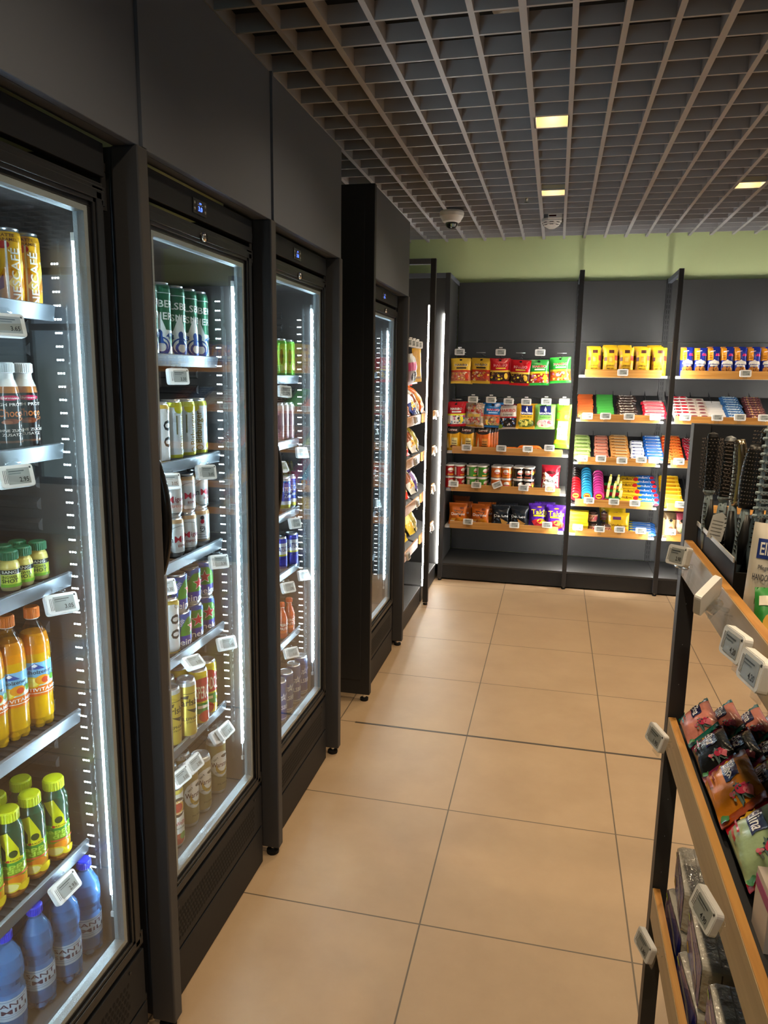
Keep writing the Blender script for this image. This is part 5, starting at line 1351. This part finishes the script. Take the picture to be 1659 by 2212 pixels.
decals(mb, [('E', .2, .5, .26, .3, 'b82848'), ('P', [(-.9, .1), (-.5, .9), (-.4, .9), (-.8, .1)], '7a4a3a'), ('P', [(-.5, .1), (-.1, .9), (0, .9), (-.4, .1)], '7a4a3a'), ('P', [(.5, .1), (.9, .9), (1., .9), (.6, .1)], '7a4a3a')], lambda u, v, l: ((.0362 + l) * math.sin(u / .036), -(.0362 + l) * math.cos(u / .036), v), .072, .054, cu=.008)
cb = mb.mesh('cup_body')
mb = MB(); mb.lathe([(.039, .054, CLEAR), (.040, .057, CLEAR), (.036, .075, CLEAR), (.024, .086, CLEAR), (.001, .088, CLEAR)], 20)
mb.lathe([(.034, .056, K('4a2a20')), (.026, .068, K('6a4030')), (.001, .074, None)], 12)
cl = mb.mesh('cup_lid')
cup = (None, [('cup_body', cb, []), ('cup_lid', cl, [])])
for k, (x, y, z, lb) in enumerate(((0.338, 5.82, .4245, 'snack cup with clear lid, lower of the two stacked'), (0.332, 5.822, .513, 'snack cup with clear lid, stacked on another cup'), (0.442, 5.82, .4245, 'snack cup with clear lid, beside the stacked pair'), (0.335, 5.905, .4245, 'snack cup in the second row behind the stacked pair'), (0.44, 5.905, .4245, 'snack cup in the second row behind the single cup'), (0.434, 5.905, .513, 'snack cup stacked in the second row'))):
    inst(cup, 'snack_cup', lb, 'snack cup', (x, y, z), (0, 0, R(20 * k)), 'snack cups with clear lids')
wf_ = bag_proto(.155, .165, .045, 'd0a81c', [('R', -.3, .66, .1, .8, '5a2c5a'), ('T', 'Waffeletten', .05, .4, .8, .1, '5a3414'), ('E', .15, .2, .3, .1, 'c8862c'), ('R', -.5, .05, .5, .1, '7a3a2c')], 103, pinch=.02)
for k in range(4):
    inst(wf_, 'wafer_bag', 'yellow wafer roll bag, %s from the front' % ORD[k], 'bag of wafers', (0.526 - .016 * k, 5.81 + .06 * k, .4245 + .026 * k), (R(-9), R(-3 * k), R(2)), 'yellow wafer roll bags')
bw = bar_mesh(.2, .05, .034, '2c64b8', [('R', -.36, .25, .32, .6, 'e8eef6'), ('E', -.4, .4, .07, .3, 'e8d858'), ('R', -.3, .34, .2, .5, '8aa8d8')], seed=12)
for k in range(5):
    inst((bw, []), 'chocolate_bar', 'blue and white bar on the lowest shelf, %s from the front' % ORD[k], 'chocolate bar', (0.7 + .004 * k, 5.80 + .054 * k, .4245 + .008 * k), (R(8), 0, R(-3)), 'blue and white bars')
# right bay
COO = [('R', -.5, .56, -.08, .995, 'd88c1c'), ('R', -.4, .62, -.14, .66, '9a5a10'), ('R', -.4, .7, -.14, .73, '9a5a10'), ('P', [(-.34, .84), (.06, .88), (.06, .9), (-.3, .88)], 'f0d0d0'), ('R', .08, .71, .4, .75, 'd82868'), ('R', .12, .76, .36, .79, 'd82868'), ('P', [(-.4, .44), (-.34, .52), (-.1, .55), (0, .59), (.1, .55), (.34, .52), (.4, .44)], 'dcd8d0'), ('T', 'COOKIES', 0, .45, .78, .075, 'f0ece4'), ('R', -.3, .35, .3, .40, 'e0dcd4'), ('E', -.17, .24, .22, .1, 'b87838'), ('E', .17, .24, .22, .1, 'b87838'), ('B', -.34, .18, .34, .3, 16, .03, ['4a2814'], 8)]
coo = bag_proto(.106, .205, .055, '1c2c8c', COO, 105, crimp=.02, pinch=.0, fin='f')
for k in range(8):
    for r_ in range(3):
        if (r_ == 1 and k in (1,)) or (r_ == 2 and k in (0, 1)):
            continue
        inst(coo, 'cookie_bag', 'blue cookie bag with orange corner, %s from the left, %s row' % (ORD[k], ORD[r_]), 'bag of cookies', (.917 + .0895 * k - .004 * r_ + (.035 if r_ == 2 else .012 * (r_ == 1)), 5.80 + .08 * r_, 1.6265 + (0, .008, .016)[r_]), (R(-6), 0, R((2, -3, 3, -2)[k % 4])), 'blue cookie bags', (.85, 1, 1))
stack(bar_mesh(.15, .05, .032, 'd8d0cc', [('E', -.2, .4, .2, .3, 'c81c2c'), ('E', .2, .45, .18, .3, 'c81c2c'), ('B', -.4, .2, .4, .7, 14, .04, ['3a2420', 'e8e0dc', 'c81c2c'], 9)], seed=13), 7, 0.919, P2, .052, 'chocolate_bar', 'red and white wrapped bar', 'chocolate bar', 'right bay upper', 3, jit=.006)
stack(boxpack(.076, .05, .028, 'c8beb0', [('E', 0, .5, .36, .24, '6a2430'), ('R', -.4, .78, .4, .9, 'e8e0d4')], [('E', 0, .5, .34, .26, '7a3034'), ('R', -.4, .1, .4, .2, '8a6a58')]), 6, 0.994, P2, .055, 'chocolate_bar', 'cream square pack, left of two columns', 'chocolate bar', 'right bay')
stack(boxpack(.076, .05, .028, 'c8beb0', [('E', 0, .5, .36, .24, '6a2430')], [('E', 0, .5, .34, .26, '7a3034'), ('R', -.4, .1, .4, .2, '8a6a58')]), 6, 1.062, P2, .055, 'chocolate_bar', 'cream square pack, right of two columns', 'chocolate bar', 'right bay')
stack(boxpack(.15, .027, .02, 'd4d0cc', [('R', -.4, .3, .2, .6, 'b8746a'), ('R', .25, .3, .42, .6, '6a8ab8')], [('R', -.46, .3, .46, .7, 'e0dcd8')]), 10, 1.146, P2, .029, 'wafer_pack', 'white slim pack', 'chewing gum pack', 'right bay')
stack(bar_mesh(.155, .042, .03, '2c5a90', [('R', -.36, .25, .3, .7, 'b8d0e0'), ('B', -.4, .2, .4, .8, 22, .03, ['1c3c6a', 'e0e8f0', '4a8ab8'], 5)], seed=14), 9, 1.281, P2, .041, 'chocolate_bar', 'blue and silver wrapped bar', 'chocolate bar', 'right bay', 3, jit=.006)
stack(bar_mesh(.155, .042, .03, '4a2024', [('R', -.36, .3, .3, .6, 'c8a090'), ('B', -.4, .2, .4, .8, 22, .03, ['8a3a4a', 'd8a84a', '2c1418'], 6)], seed=15), 9, 1.429, P2, .041, 'chocolate_bar', 'maroon wrapped bar', 'chocolate bar', 'right bay', -3, jit=.006)
stack(bar_mesh(.16, .05, .036, 'd84a1c', [('R', -.36, .25, .3, .55, 'e88a3c'), ('B', -.4, .3, .4, .6, 16, .03, ['4a2410'], 7), ('R', -.45, .8, .45, .9, 'f0a050')], seed=16), 8, 0.886, P3, .048, 'chocolate_bar', 'fiery orange wrapped bar', 'chocolate bar', 'right bay middle', -2)
stack(bar_mesh(.1, .042, .03, '8a1c2c', [('B', -.45, .1, .45, .9, 20, .05, ['f0d8d8', '3a1014'], 8)], seed=17), 8, 1.013, P3, .047, 'chocolate_bar', 'red and white chequered bar', 'chocolate bar', 'right bay middle')
stack(bar_mesh(.165, .075, .045, 'd8a414', [('R', -.3, .2, .3, .7, 'b87c14'), ('R', -.45, .8, .45, .9, 'e8c040')], seed=18, fin='f'), 7, 0.9, P4, .056, 'biscuit_pack', 'golden yellow biscuit pack', 'biscuit pack', 'right bay lower', -3, tilt=30, lift=.024)
brd = bag_proto(.085, .185, .05, 'b89a6a', [('R', -.5, .74, .5, 1, '4a3a24'), ('P', [(0, .78), (.16, .7), (0, .62), (-.16, .7)], '1c1a18'), ('E', 0, .4, .36, .18, 'd8b080'), ('E', 0, .36, .2, .1, 'd0604a')], 108, pinch=.0)
brd2 = bag_proto(.085, .185, .05, 'b08a70', [('R', -.5, .74, .5, 1, '7a2c3a'), ('P', [(0, .78), (.16, .7), (0, .62), (-.16, .7)], '1c1a18'), ('E', 0, .4, .36, .2, 'd8d0b0'), ('E', .1, .3, .2, .1, '8aa04a')], 109, pinch=.0)
for k in range(3):
    inst(brd, 'cereal_snack_bag', 'tan snack bag with black diamond, %s from the front' % ORD[k], 'bag of snacks', (0.899, 5.80 + .065 * k, .4245), (R(-5), 0, R(3)), 'tan snack bags with black diamond')
    inst(brd2, 'cereal_snack_bag', 'rosy snack bag with black diamond, %s from the front' % ORD[k], 'bag of snacks', (0.978, 5.80 + .065 * k, .4245), (R(-5), 0, R(-3)), 'rosy snack bags with black diamond')
TM = (((0.468,5.722,1.646), 'the yellow mini biscuit bags', '1.95'), ((0.239,5.722,1.324), 'the orange thin packs', '1.50'), ((0.368,5.722,1.327), 'the green thin packs', '1.50'), ((0.536,5.722,1.328), 'the dark brown chocolate bars', '1.60'), ((0.717,5.722,1.329), 'the pink and red bars', '1.60'),
      ((0.222,5.722,1.007), 'the pale lime bars', '1.70'), ((0.356,5.722,1.009), 'the salmon pink bars', '1.70'), ((0.507,5.722,1.001), 'the caramel coloured bars', '1.80'), ((0.644,5.722,1.013), 'the white bars with blue print', '1.80'), ((0.732,5.722,1.013), 'the bright blue bars', '1.80'),
      ((0.289,5.722,0.688), 'the turquoise gum tins', '2.50'), ((0.472,5.722,0.687), 'the yellow candy tubes', '1.50'), ((0.622,5.722,0.684), 'the yellow chocolate lentil bags', '1.90'),
      ((0.22,5.722,0.475), 'the flat yellow wafer packs', '1.90'), ((0.381,5.722,0.471), 'the snack cups', '2.90'), ((0.527,5.722,0.476), 'the yellow wafer roll bags', '2.50'), ((0.681,5.722,0.475), 'the blue and white bars', '1.90'),
      ((1.297,5.722,1.65), 'the blue cookie bags', '1.95'), ((0.924,5.722,1.332), 'the red and white bars', '1.60'), ((1.14,5.722,1.337), 'the white slim packs', '1.60'), ((1.29,5.722,1.341), 'the blue and silver bars', '1.60'), ((1.449,5.722,1.342), 'the maroon bars', '1.60'),
      ((0.906,5.722,1.01), 'the fiery orange bars', '1.80'), ((0.945,5.722,0.691), 'the golden yellow biscuit packs', '1.90'), ((0.891,5.722,0.481), 'the tan snack bags', '2.90'))
for k, (loc, lb, pr) in enumerate(TM):
    ptag(loc, pr, 'price tag on the plank below ' + lb, (R(-12), 0, R((2, -2, 3, -3, 0)[k % 5])), 1 if 'bright blue' in lb else 0)

# ------------------------------------------------------------------ snack rack on the left
def snack(c1, c2, seed, word=None, W=.125, H=.235, D=.075):
    it = [('R', -.5, .35, .5, .62, c2), ('E', 0, .3, .3, .12, 'd8a84a'), ('B', -.4, .14, .4, .32, 12, .06, ['e8c878', c2, 'c88a3c'], seed), ('P', [(-.5, .62), (.5, .7), (.5, .62)], 'b89a7c')]
    if word:
        it.append(('T', word, 0, .74, .75, .14, 'f4f0e8'))
    return chips(c1, it, seed, W, H, D)
def lean(name, p, x, y, z, lb, rz=90, tilt=-34, grp='snack bags in the snack rack'):
    inst(p, name, lb, 'bag of chips', (x, y, z), (R(tilt), 0, R(rz)), grp)
def sz(z, x):
    return z + .014 + (-.895 - x) * .3656
SN = {'brown': snack('7a3a1c', 'c8702c', 201), 'white': snack('c8c0b0', '8a4a2c', 202), 'orange': snack('d8641c', 'e8a04a', 203), 'navy': snack('1c2c6a', 'e8e8f0', 204), 'red': snack('b01c20', 'd8a02c', 205), 'dark red': snack('7a1420', 'a8502c', 206),
      'gold': snack('a8902c', 'd8c060', 207), 'green': snack('5a7a2c', 'd8d8a0', 208), 'black': snack('1c1a1c', '6a6a6a', 209), 'scarlet': snack('d83018', 'e8782c', 210), 'yellow': snack('c8a82c', 'e8d870', 211), 'purple': snack('4a2c7a', 'b89ad0', 212), 'striped red and white': snack('b81828', 'e8e0dc', 213, 'NUTS')}
ROWS = ((1.288, [('brown', 4.40, 0), ('orange', 4.54, 0), ('dark red', 4.69, 0), ('brown', 4.85, 0), ('white', 4.47, 1), ('brown', 4.62, 1), ('orange', 4.77, 1), ('navy', 4.87, 2), ('navy', 5.08, 0), ('white', 5.24, 0), ('orange', 5.16, 1), ('orange', 5.40, 0)]),
        (1.021, [('gold', 4.40, 0), ('red', 4.54, 0), ('gold', 4.69, 0), ('red', 4.85, 0), ('dark red', 4.47, 1), ('red', 4.62, 1), ('dark red', 4.80, 1), ('dark red', 4.88, 2), ('white', 5.10, 0), ('gold', 5.26, 0)]),
        (.727, [('green', 4.38, 0), ('black', 4.53, 0), ('green', 4.68, 0), ('scarlet', 4.85, 0), ('white', 4.44, 1), ('scarlet', 4.60, 1), ('red', 4.80, 1), ('dark red', 4.88, 2), ('white', 5.10, 0), ('purple', 5.26, 0)]),
        (.43, [('purple', 4.37, 0), ('navy', 4.52, 0), ('navy', 4.67, 0), ('yellow', 4.84, 0), ('striped red and white', 4.45, 1), ('gold', 4.60, 1), ('striped red and white', 4.79, 1), ('gold', 4.88, 2), ('yellow', 5.10, 0), ('gold', 5.26, 0)]))
for r_, (z, lst) in enumerate(ROWS):
    for k, (c, y, d) in enumerate(lst):
        x = -.95 - .13 * d
        lean('snack_bag', SN[c], x, y, sz(z, x) + .012, '%s snack bag, %s row, %s along the %s sloped shelf' % (c, ('front', 'middle', 'back')[d], ORD[k], ('top', 'second', 'third', 'lowest')[r_]), 90 + ((k * 37) % 21 - 10), -30 - (k * 13) % 14)
jr = bag_proto(.12, .2, .03, 'c82024', [('R', -.5, .72, .5, 1, 'c8c8c4'), ('P', [(-.3, .1), (-.1, .7), (.05, .7), (-.1, .1)], 'e05a4a'), ('R', .3, .08, .44, .7, 'e88a2c')], 220)
jp = bag_proto(.12, .2, .03, 'b0a0b0', [('R', -.5, .45, .5, .72, 'c85a8a'), ('R', -.5, .72, .5, 1, 'c8c8c4'), ('E', 0, .25, .35, .16, '2c2830')], 221)
jy = bag_proto(.09, .22, .01, 'd0a02c', [('R', -.5, .1, .5, .16, '8a6a1c')], 222)
for k, y in enumerate((4.84, 4.84, 4.86, 4.85)):
    inst(jr, 'jerky_bag', 'red hanging bag in the snack rack, %s from the viewer' % ORD[k], 'bag of sweets', (-.955 - .026 * k, y, 1.535), (0, R(2), R(90 - 14 + 8 * k)), 'red hanging bags')
inst(jp, 'jerky_bag', 'pink and dark hanging bag in the snack rack', 'bag of sweets', (-.925, 4.84, 1.545), (0, R(-5), R(72)))
inst(jy, 'jerky_bag', 'thin yellow hanging card pack in the snack rack', 'snack packet', (-.902, 4.87, 1.56), (0, R(-4), R(60)))
for k, (y, lb) in enumerate(((4.52, 'nearest'), (4.64, 'second'), (4.76, 'third'), (4.88, 'fourth'))):
    price_tag((-.905, y, 1.80), '2.95', 'price tag on the snack rack hooks, %s from viewer' % lb, (0, 0, R(60)), hang='hook', sc=1.1)
for k, (y, z, lb) in enumerate(((4.66, 1.322, 'nearer bay top'), (4.68, 1.05, 'nearer bay second'), (4.80, .757, 'nearer bay third'), (4.50, .46, 'nearer bay lowest'), (5.52, 1.322, 'farther bay top'), (5.50, 1.05, 'farther bay second'), (5.48, .757, 'farther bay third'), (5.45, .46, 'farther bay lowest'))):
    price_tag((-.872, y, z), '2.95', 'price tag on the snack rack plank, %s shelf' % lb, (R(-10), 0, R(90)), hang='plank', sc=1.1)

# ------------------------------------------------------------------ rack in the right foreground
BH = principled('pale_blue_brush_handle', (.30, .38, .42), .3)
BB = principled('black_brush_rubber', (.012, .012, .013), .4)
GOLD = principled('champagne_chrome', (.72, .6, .42), .2, 1.)
TIP = principled('grey_bristle_tip', (.10, .075, .06), .4)
def bristle(mb, p, d, L, r=.00045):
    d = Vector(d).normalized(); p = Vector(p)
    u = d.orthogonal().normalized(); w_ = d.cross(u)
    q = p + d * L
    vs = [p + u * r, p + w_ * r, p - u * r - w_ * r, q]
    mb.add(vs, [(0, 1, 3), (1, 2, 3), (2, 0, 3)], BB)
    t = .00135
    mb.add([q + u * t, q + w_ * t, q - u * t, q - w_ * t, q + d * t, q - d * t], [(0, 1, 4), (1, 2, 4), (2, 3, 4), (3, 0, 4), (1, 0, 5), (2, 1, 5), (3, 2, 5), (0, 3, 5)], TIP, True)
def handle_mb(mb):
    pts = [(0, 0, .004), (0, 0, -.02), (0, .002, -.055), (0, 0, -.09), (0, -.002, -.118)]
    mb.tube(pts, [.006, .0085, .0095, .0085, .006], BH, 12)
    mb.tube([(.003, -.003, -.012), (.0035, -.0035, -.055), (.003, -.003, -.1)], [.005, .0088, .006], BB, 10)
    for k in range(8):
        mb.tube([(-.0085, -.003, -.02 - .008 * k), (-.005, -.0095, -.02 - .008 * k)], .0011, BB, 5)
def round_brush(rc, L, nb, rl, capm):
    hm = MB(); handle_mb(hm)
    bm_ = MB(); bm_.lathe([(rc, .004, BB), (rc, L, capm), (rc * 1.1, L + .002, capm), (rc * .9, L + .008, capm), (.001, L + .011, capm)], 14)
    bm_.lathe([(rc * .7, -.004, BH), (rc * 1.15, .002, BH), (rc * 1.1, .006, BB)], 14)
    br = MB()
    for j in range(int(L / .0062)):
        for i in range(nb):
            a = 2 * math.pi * (i + .5 * (j % 2)) / nb
            bristle(br, (rc * math.cos(a), rc * math.sin(a), .01 + j * .0062), (math.cos(a), math.sin(a), .05), rl)
    return (None, [('brush_handle', hm.mesh('brush_handle'), []), ('brush_barrel', bm_.mesh('brush_barrel'), [('bristles', br.mesh('bristles'))])])
def paddle_brush(L, wv, depth, back):
    hm = MB(); handle_mb(hm)
    pm = MB()
    n = 14
    pts = [(0, 0.004 + .006 * math.sin(math.pi * k / n), -.004 + (L + .01) * k / n) for k in range(n + 1)]
    pm.tube(pts, [.006 + wv * math.sin(math.pi * min(1, .12 + .84 * k / n)) ** .6 for k in range(n + 1)], back, 12)
    br = MB()
    for j in range(int(L / .0066)):
        for i in range(-3, 4):
            bristle(br, (i * wv / 3.4, -.004, .008 + j * .0066), (i * .06, -1, .02), depth)
    return (None, [('brush_handle', hm.mesh('brush_handle'), []), ('brush_pad', pm.mesh('brush_pad'), [('bristles', br.mesh('bristles'))])])
def vent_brush():
    hm = MB(); handle_mb(hm)
    pm = MB()
    L = .155
    pm.box(-.022, .004, 0, -.017, .009, L, BH); pm.box(.017, .004, 0, .022, .009, L, BH)
    for k in range(12):
        z = .006 + k * .0125
        pm.prism([(-.022, z), (.022, z), (.022, z + .005), (-.022, z + .005)], lambda u, v, t: (u, .002 + .007 * t, v), BH)
        pm.tube([(-.028, .003, z + .003), (-.022, .004, z + .003)], .003, BH, 6)
    br = MB()
    for k in range(12):
        for i in range(-4, 5):
            bristle(br, (i * .0054, .002, .0085 + k * .0125), (i * .1, -1, 0), .017, .0007)
    return (None, [('brush_handle', hm.mesh('brush_handle'), []), ('brush_pad', pm.mesh('brush_pad'), [('bristles', br.mesh('bristles'))])])
rb = round_brush(.0095, .105, 18, .0085, BB)
rb2 = round_brush(.0095, .108, 18, .0085, ALU)
for p, loc, lb, rot in ((rb, (0.297,1.5,1.381), 'round hair brush with the leftmost black bristle head', (0, R(-1), 0)), (rb2, (0.314,1.455,1.375), 'round hair brush second from the left', (0, R(2), R(30))), (paddle_brush(.108, .008, .012, GOLD), (0.319,1.4,1.377), 'paddle hair brush with champagne coloured back, third from left', (0, R(-2), R(-70))),
    (paddle_brush(.1, .0125, .011, BB), (0.329,1.35,1.38), 'black cushion hair brush fourth from the left', (0, R(3), R(-20))), (round_brush(.014, .12, 20, .011, GOLD), (0.352,1.36,1.386), 'large round hair brush with champagne cap behind the vent brush', (0, R(3), R(20))), (vent_brush(), (0.35,1.28,1.368), 'pale blue vent hair brush at the right picture edge', (0, R(2), R(14)))):
    inst(p, 'hair_brush', lb, 'hair brush', loc, rot, 'hair brushes in the tray')
t = empty('brush_tray', 'glossy black open tray holding the hair brushes', 'display tray', (0, 0, 0))
TRM = principled('glossy_black_tray', (.008, .0075, .007), .6, spec=.2)
mb = MB()
mb.box(.294, 1.24, 1.208, .42, 1.56, 1.212, TRM); mb.box(.294, 1.24, 1.212, .297, 1.56, 1.308, TRM); mb.box(.417, 1.24, 1.212, .42, 1.56, 1.375, TRM); mb.box(.297, 1.557, 1.212, .417, 1.56, 1.325, TRM); mb.box(.297, 1.24, 1.212, .417, 1.243, 1.29, TRM)
part('tray_body', mb, t)
mb = MB(); mb.box(.2915, 1.24, 1.306, .2935, 1.558, 1.314, principled('crinkled_film_edge', (.42, .40, .36), .3))
part('film_edge', mb, t)
mb = MB(); mb.prism([(-.013, -.02), (.013, -.024), (.015, .02), (.003, .03), (-.011, .022)], lambda u, v, tt: (u, -.0006 * tt, v), WHITE)
for k in range(5):
    mb.box(-.009, -.0009, -.014 + k * .0065, .009, -.0006, -.0125 + k * .0065, principled('faint_print', (.3, .3, .3), .6))
o = part('hang_tag', mb); o.location = (0.3,1.42,1.328); o.rotation_euler = (0, R(8), R(-10)); tag(o, 'white paper tag hanging from the second hair brush', 'hang tag')
tube = bag_mesh(.052, .175, .034, 'ddd6c8', [('R', -.30, .70, .42, .87, '243a86'), ('T', 'Elina', .06, .785, .56, .11, 'f2f0ea'), ('T', 'Pflegende', .05, .62, .52, .05, '5a5c66'), ('T', 'HANDCREME', .03, .54, .74, .055, '4a4c58'), ('T', 'SANFT', .12, .40, .5, .055, '6a8a4c'), ('T', 'KAMILLE', .12, .33, .6, .05, '6a8a4c'), ('E', -.25, .2, .12, .04, 'e8d880'), ('E', -.32, .12, .1, .03, 'e8d880'), ('P', [(-.2, 0), (-.45, .1), (-.05, .12)], '2f7a34'), ('P', [(0, 0), (.15, .16), (.4, .05)], '3c8a3c')], 300, crimp=.05, pinch=-.02, fin='p', flat=.35)
inst((tube, []), 'hand_cream_tube', 'cream coloured hand cream tube standing in front of the vent brush', 'hand cream', (.316, 1.17, 1.208), (R(-6), R(2), R(-14)), None, (.86, .9, 1))
lot = bag_mesh(.05, .1, .03, '2f8a3a', [('E', 0, .4, .3, .2, 'd8a83c'), ('R', -.4, .7, .4, .85, 'e8e0d0')], 301, fin='p')
inst((lot, []), 'lotion_sachet', 'green lotion sachet in front of the hand cream tube', 'sachet', (.318, 1.09, 1.208), (R(-30), 0, R(-10)))
lot2 = bag_mesh(.05, .1, .03, 'd88a3c', [('E', 0, .4, .3, .2, '2c5a9a'), ('R', -.4, .7, .4, .85, '2c6ab0')], 302, fin='p')
inst((lot2, []), 'lotion_sachet', 'orange and blue lotion sachet right of the hand cream', 'sachet', (.36, 1.13, 1.208), (R(-20), 0, R(-20)))

def wipes(c, crimpc, seed, flower='c83a5a', lab='1c1c4c'):
    it = [('R', .0, .42, .3, .78, lab), ('T', 'Elina', .15, .6, .52 * 1.0, .13, 'f0f0f4', -90), ('S', .16, .2, .24, .13, '6a8280', ), ('S', .2, .2, .2, .1, '2c4a4a'), ('E', .2, .21, .11, .06, flower), ('E', .3, .17, .09, .045, 'e07a8a'), ('B', -.05, .12, .36, .28, 9, .035, [flower, '2c4a4a', 'e07a8a', '8a9a90'], 4), ('E', .0, .92, .16, .035, 'd8a81c'), ('R', -.32, .5, -.26, .75, crimpc), ('R', -.2, .55, -.16, .8, crimpc), ('E', -.36, .07, .1, .05, '4a8a4a')]
    m = bag_mesh(.076, .128, .034, c, it, seed, crimp=.125, crimpcol=crimpc, pinch=.02, flat=.32)
    return (m, [])
WP_ = {'pink': wipes('d88a7c', '14665a', 310), 'black': wipes('141414', '7a1c3c', 311), 'orange': wipes('d8861c', 'a84a14', 312), 'olive': wipes('8a8458', 'a8501c', 313), 'mint': wipes('a8c094', 'b81c24', 314), 'dark green': wipes('1c4438', '8a1c24', 315)}
LEAN = Matrix(((.67, .742, 0), (0, 0, 1), (.742, -.67, 0))).to_euler()
WROW = {'pink': (.318, 1.44), 'black': (.322, 1.315), 'orange': (.328, 1.165), 'mint': (.334, 1.015)}
for c, n, k0, ref in (('pink', 6, 0, 'plank'), ('black', 5, 0, 'plank'), ('orange', 1, 0, 'plank'), ('mint', 1, 0, 'plank'), ('olive', 3, 1, 'orange pack'), ('dark green', 2, 1, 'mint pack')):
    lx = WROW[{'olive': 'orange', 'dark green': 'mint'}.get(c, c)]
    big = 1.22 if c in ('orange', 'mint', 'olive', 'dark green') else 1.
    for k in range(n):
        q = k + k0
        e = LEAN.copy()
        inst(WP_[c], 'wipes_pack', '%s wet wipes pack, %s from the %s' % (c, ORD[k], ref), 'wet wipes', (lx[0] + .048 * q * big ** .5 + .002, lx[1] + .006 * math.sin(q * 2.2), .872 + .036 * big), e, c + ' wet wipes', big)
bx = MB(); bx.box(-.05, -.03, 0, .05, .03, .085, K('d8ccc0')); bx.box(-.0505, -.0305, .06, .0505, .0305, .075, K('a8287a'))
inst((bx.mesh('box'), []), 'tampon_box', 'white box with a magenta band nearest on the wipes shelf', 'box', (.352, .955, .8615), (0, 0, 0))
def tissue():
    L, D, H = .165, .19, .094
    mb = MB()
    p = rrect(L, H, .012, 3)
    n = len(p)
    vs = [(u * s_, y, v * s_ + H / 2) for y, s_ in ((-D / 2, .95), (-D / 2 + .01, 1.), (D / 2 - .01, 1.), (D / 2, .95)) for u, v in p]
    fs = [tuple(range(n)), tuple(reversed(range(3 * n, 4 * n)))]
    for k in range(3):
        fs += [(k * n + (i + 1) % n, k * n + i, (k + 1) * n + i, (k + 1) * n + (i + 1) % n) for i in range(n)]
    mb.add(vs, fs, FILM)
    decals(mb, [('R', -.46, .06, .46, .94, '6a68a0'), ('P', [(-.46, .5), (-.2, .94), (.1, .94), (-.46, .2)], '8a84b4'), ('P', [(.46, .06), (.46, .94), (.36, .94), (.3, .5), (.34, .06)], '1c2c8c'), ('P', [(-.3, .75), (.1, .6), (.3, .3), (.22, .28), (.0, .5), (-.34, .66)], 'c8c4c0'), ('E', -.34, .2, .08, .1, 'c8a84a'), ('R', .06, .08, .3, .3, '1a2464'), ('E', -.4, .82, .07, .06, '6aa03c')], lambda u, v, l: (u, -D / 2 - l, v), L, H, fin='f', lift0=.001)
    for k in range(1, 6):
        y = -D / 2 + D * k / 6
        for s_ in (-1, 1):
            mb.add([(s_ * (L / 2 + .0006), y - .0012, .008), (s_ * (L / 2 + .0006), y + .0012, .008), (s_ * (L / 2 + .0006), y + .0012, H - .008), (s_ * (L / 2 + .0006), y - .0012, H - .008)], [(0, 1, 2, 3)], K('5a564e'))
            mb.add([(s_ * (L / 2 + .0007), y + .004, .03), (s_ * (L / 2 + .0007), y + .024, .03), (s_ * (L / 2 + .0007), y + .024, .062), (s_ * (L / 2 + .0007), y + .004, .062)], [(0, 1, 2, 3)], K('2c3c7c' if k % 2 else '8a8478'))
        mb.box(-L / 2 + .01, y - .001, H - .0002, L / 2 - .01, y + .001, H + .0006, K('8a867c'))
    return (mb.mesh('tissue_pack'), [])
tp = tissue()
for k, (x, y, z, lb) in enumerate(((.398, 1.475, .401, 'film wrapped tissue pack under the farthest one on the lowest shelf'), (.405, 1.478, .496, 'film wrapped tissue pack stacked farthest on the lowest shelf'), (.394, 1.29, .401, 'film wrapped tissue pack at the bottom, second pile from the post'), (.402, 1.288, .496, 'film wrapped tissue pack on top of the second pile'), (.396, 1.105, .401, 'film wrapped tissue pack at the bottom of the nearest pile'), (.40, 1.10, .496, 'film wrapped tissue pack on top of the nearest pile'), (.60, 1.47, .401, 'film wrapped tissue pack at the back of the lowest shelf'), (.60, 1.28, .401, 'film wrapped tissue pack behind the second pile'))):
    inst(tp, 'tissue_pack', lb, 'tissue pack', (x, y, z), (0, 0, R(-90 + (2, -4, 3, -2, 2, -3, 0, 2)[k])), 'tissue packs')
for k, (loc, pr, lb, rot) in enumerate((((0.252,1.465,1.26), '2.90', 'white price tag at the far end of the brush shelf plank', (R(-14), R(-6), R(-66))), ((0.248,1.165,1.268), '3.50', 'price tag turned edge on below the hair brushes', (R(-12), R(24), R(-130))), ((0.252,0.993,1.252), '4.20', 'price tag of the paired two on the brush plank, farther one', (R(-10), R(-2), R(-80))), ((0.25,0.891,1.258), '4.20', 'price tag of the paired two on the brush plank, nearer one', (R(-10), R(-2), R(-82))),
    ((0.246,1.494,0.869), '1.90', 'price tag with 1.90 on the wet wipes plank', (R(-14), R(4), R(-70))), ((0.25,0.993,0.861), '4.90', 'large looking price tag over the tissue packs', (R(-16), R(4), R(-76))), ((0.244,1.402,0.459), '1.80', 'price tag with 1.80 on the lowest plank', (R(-14), R(4), R(-72))))):
    price_tag(loc, pr, lb, rot, hang='arm', sc=.95)
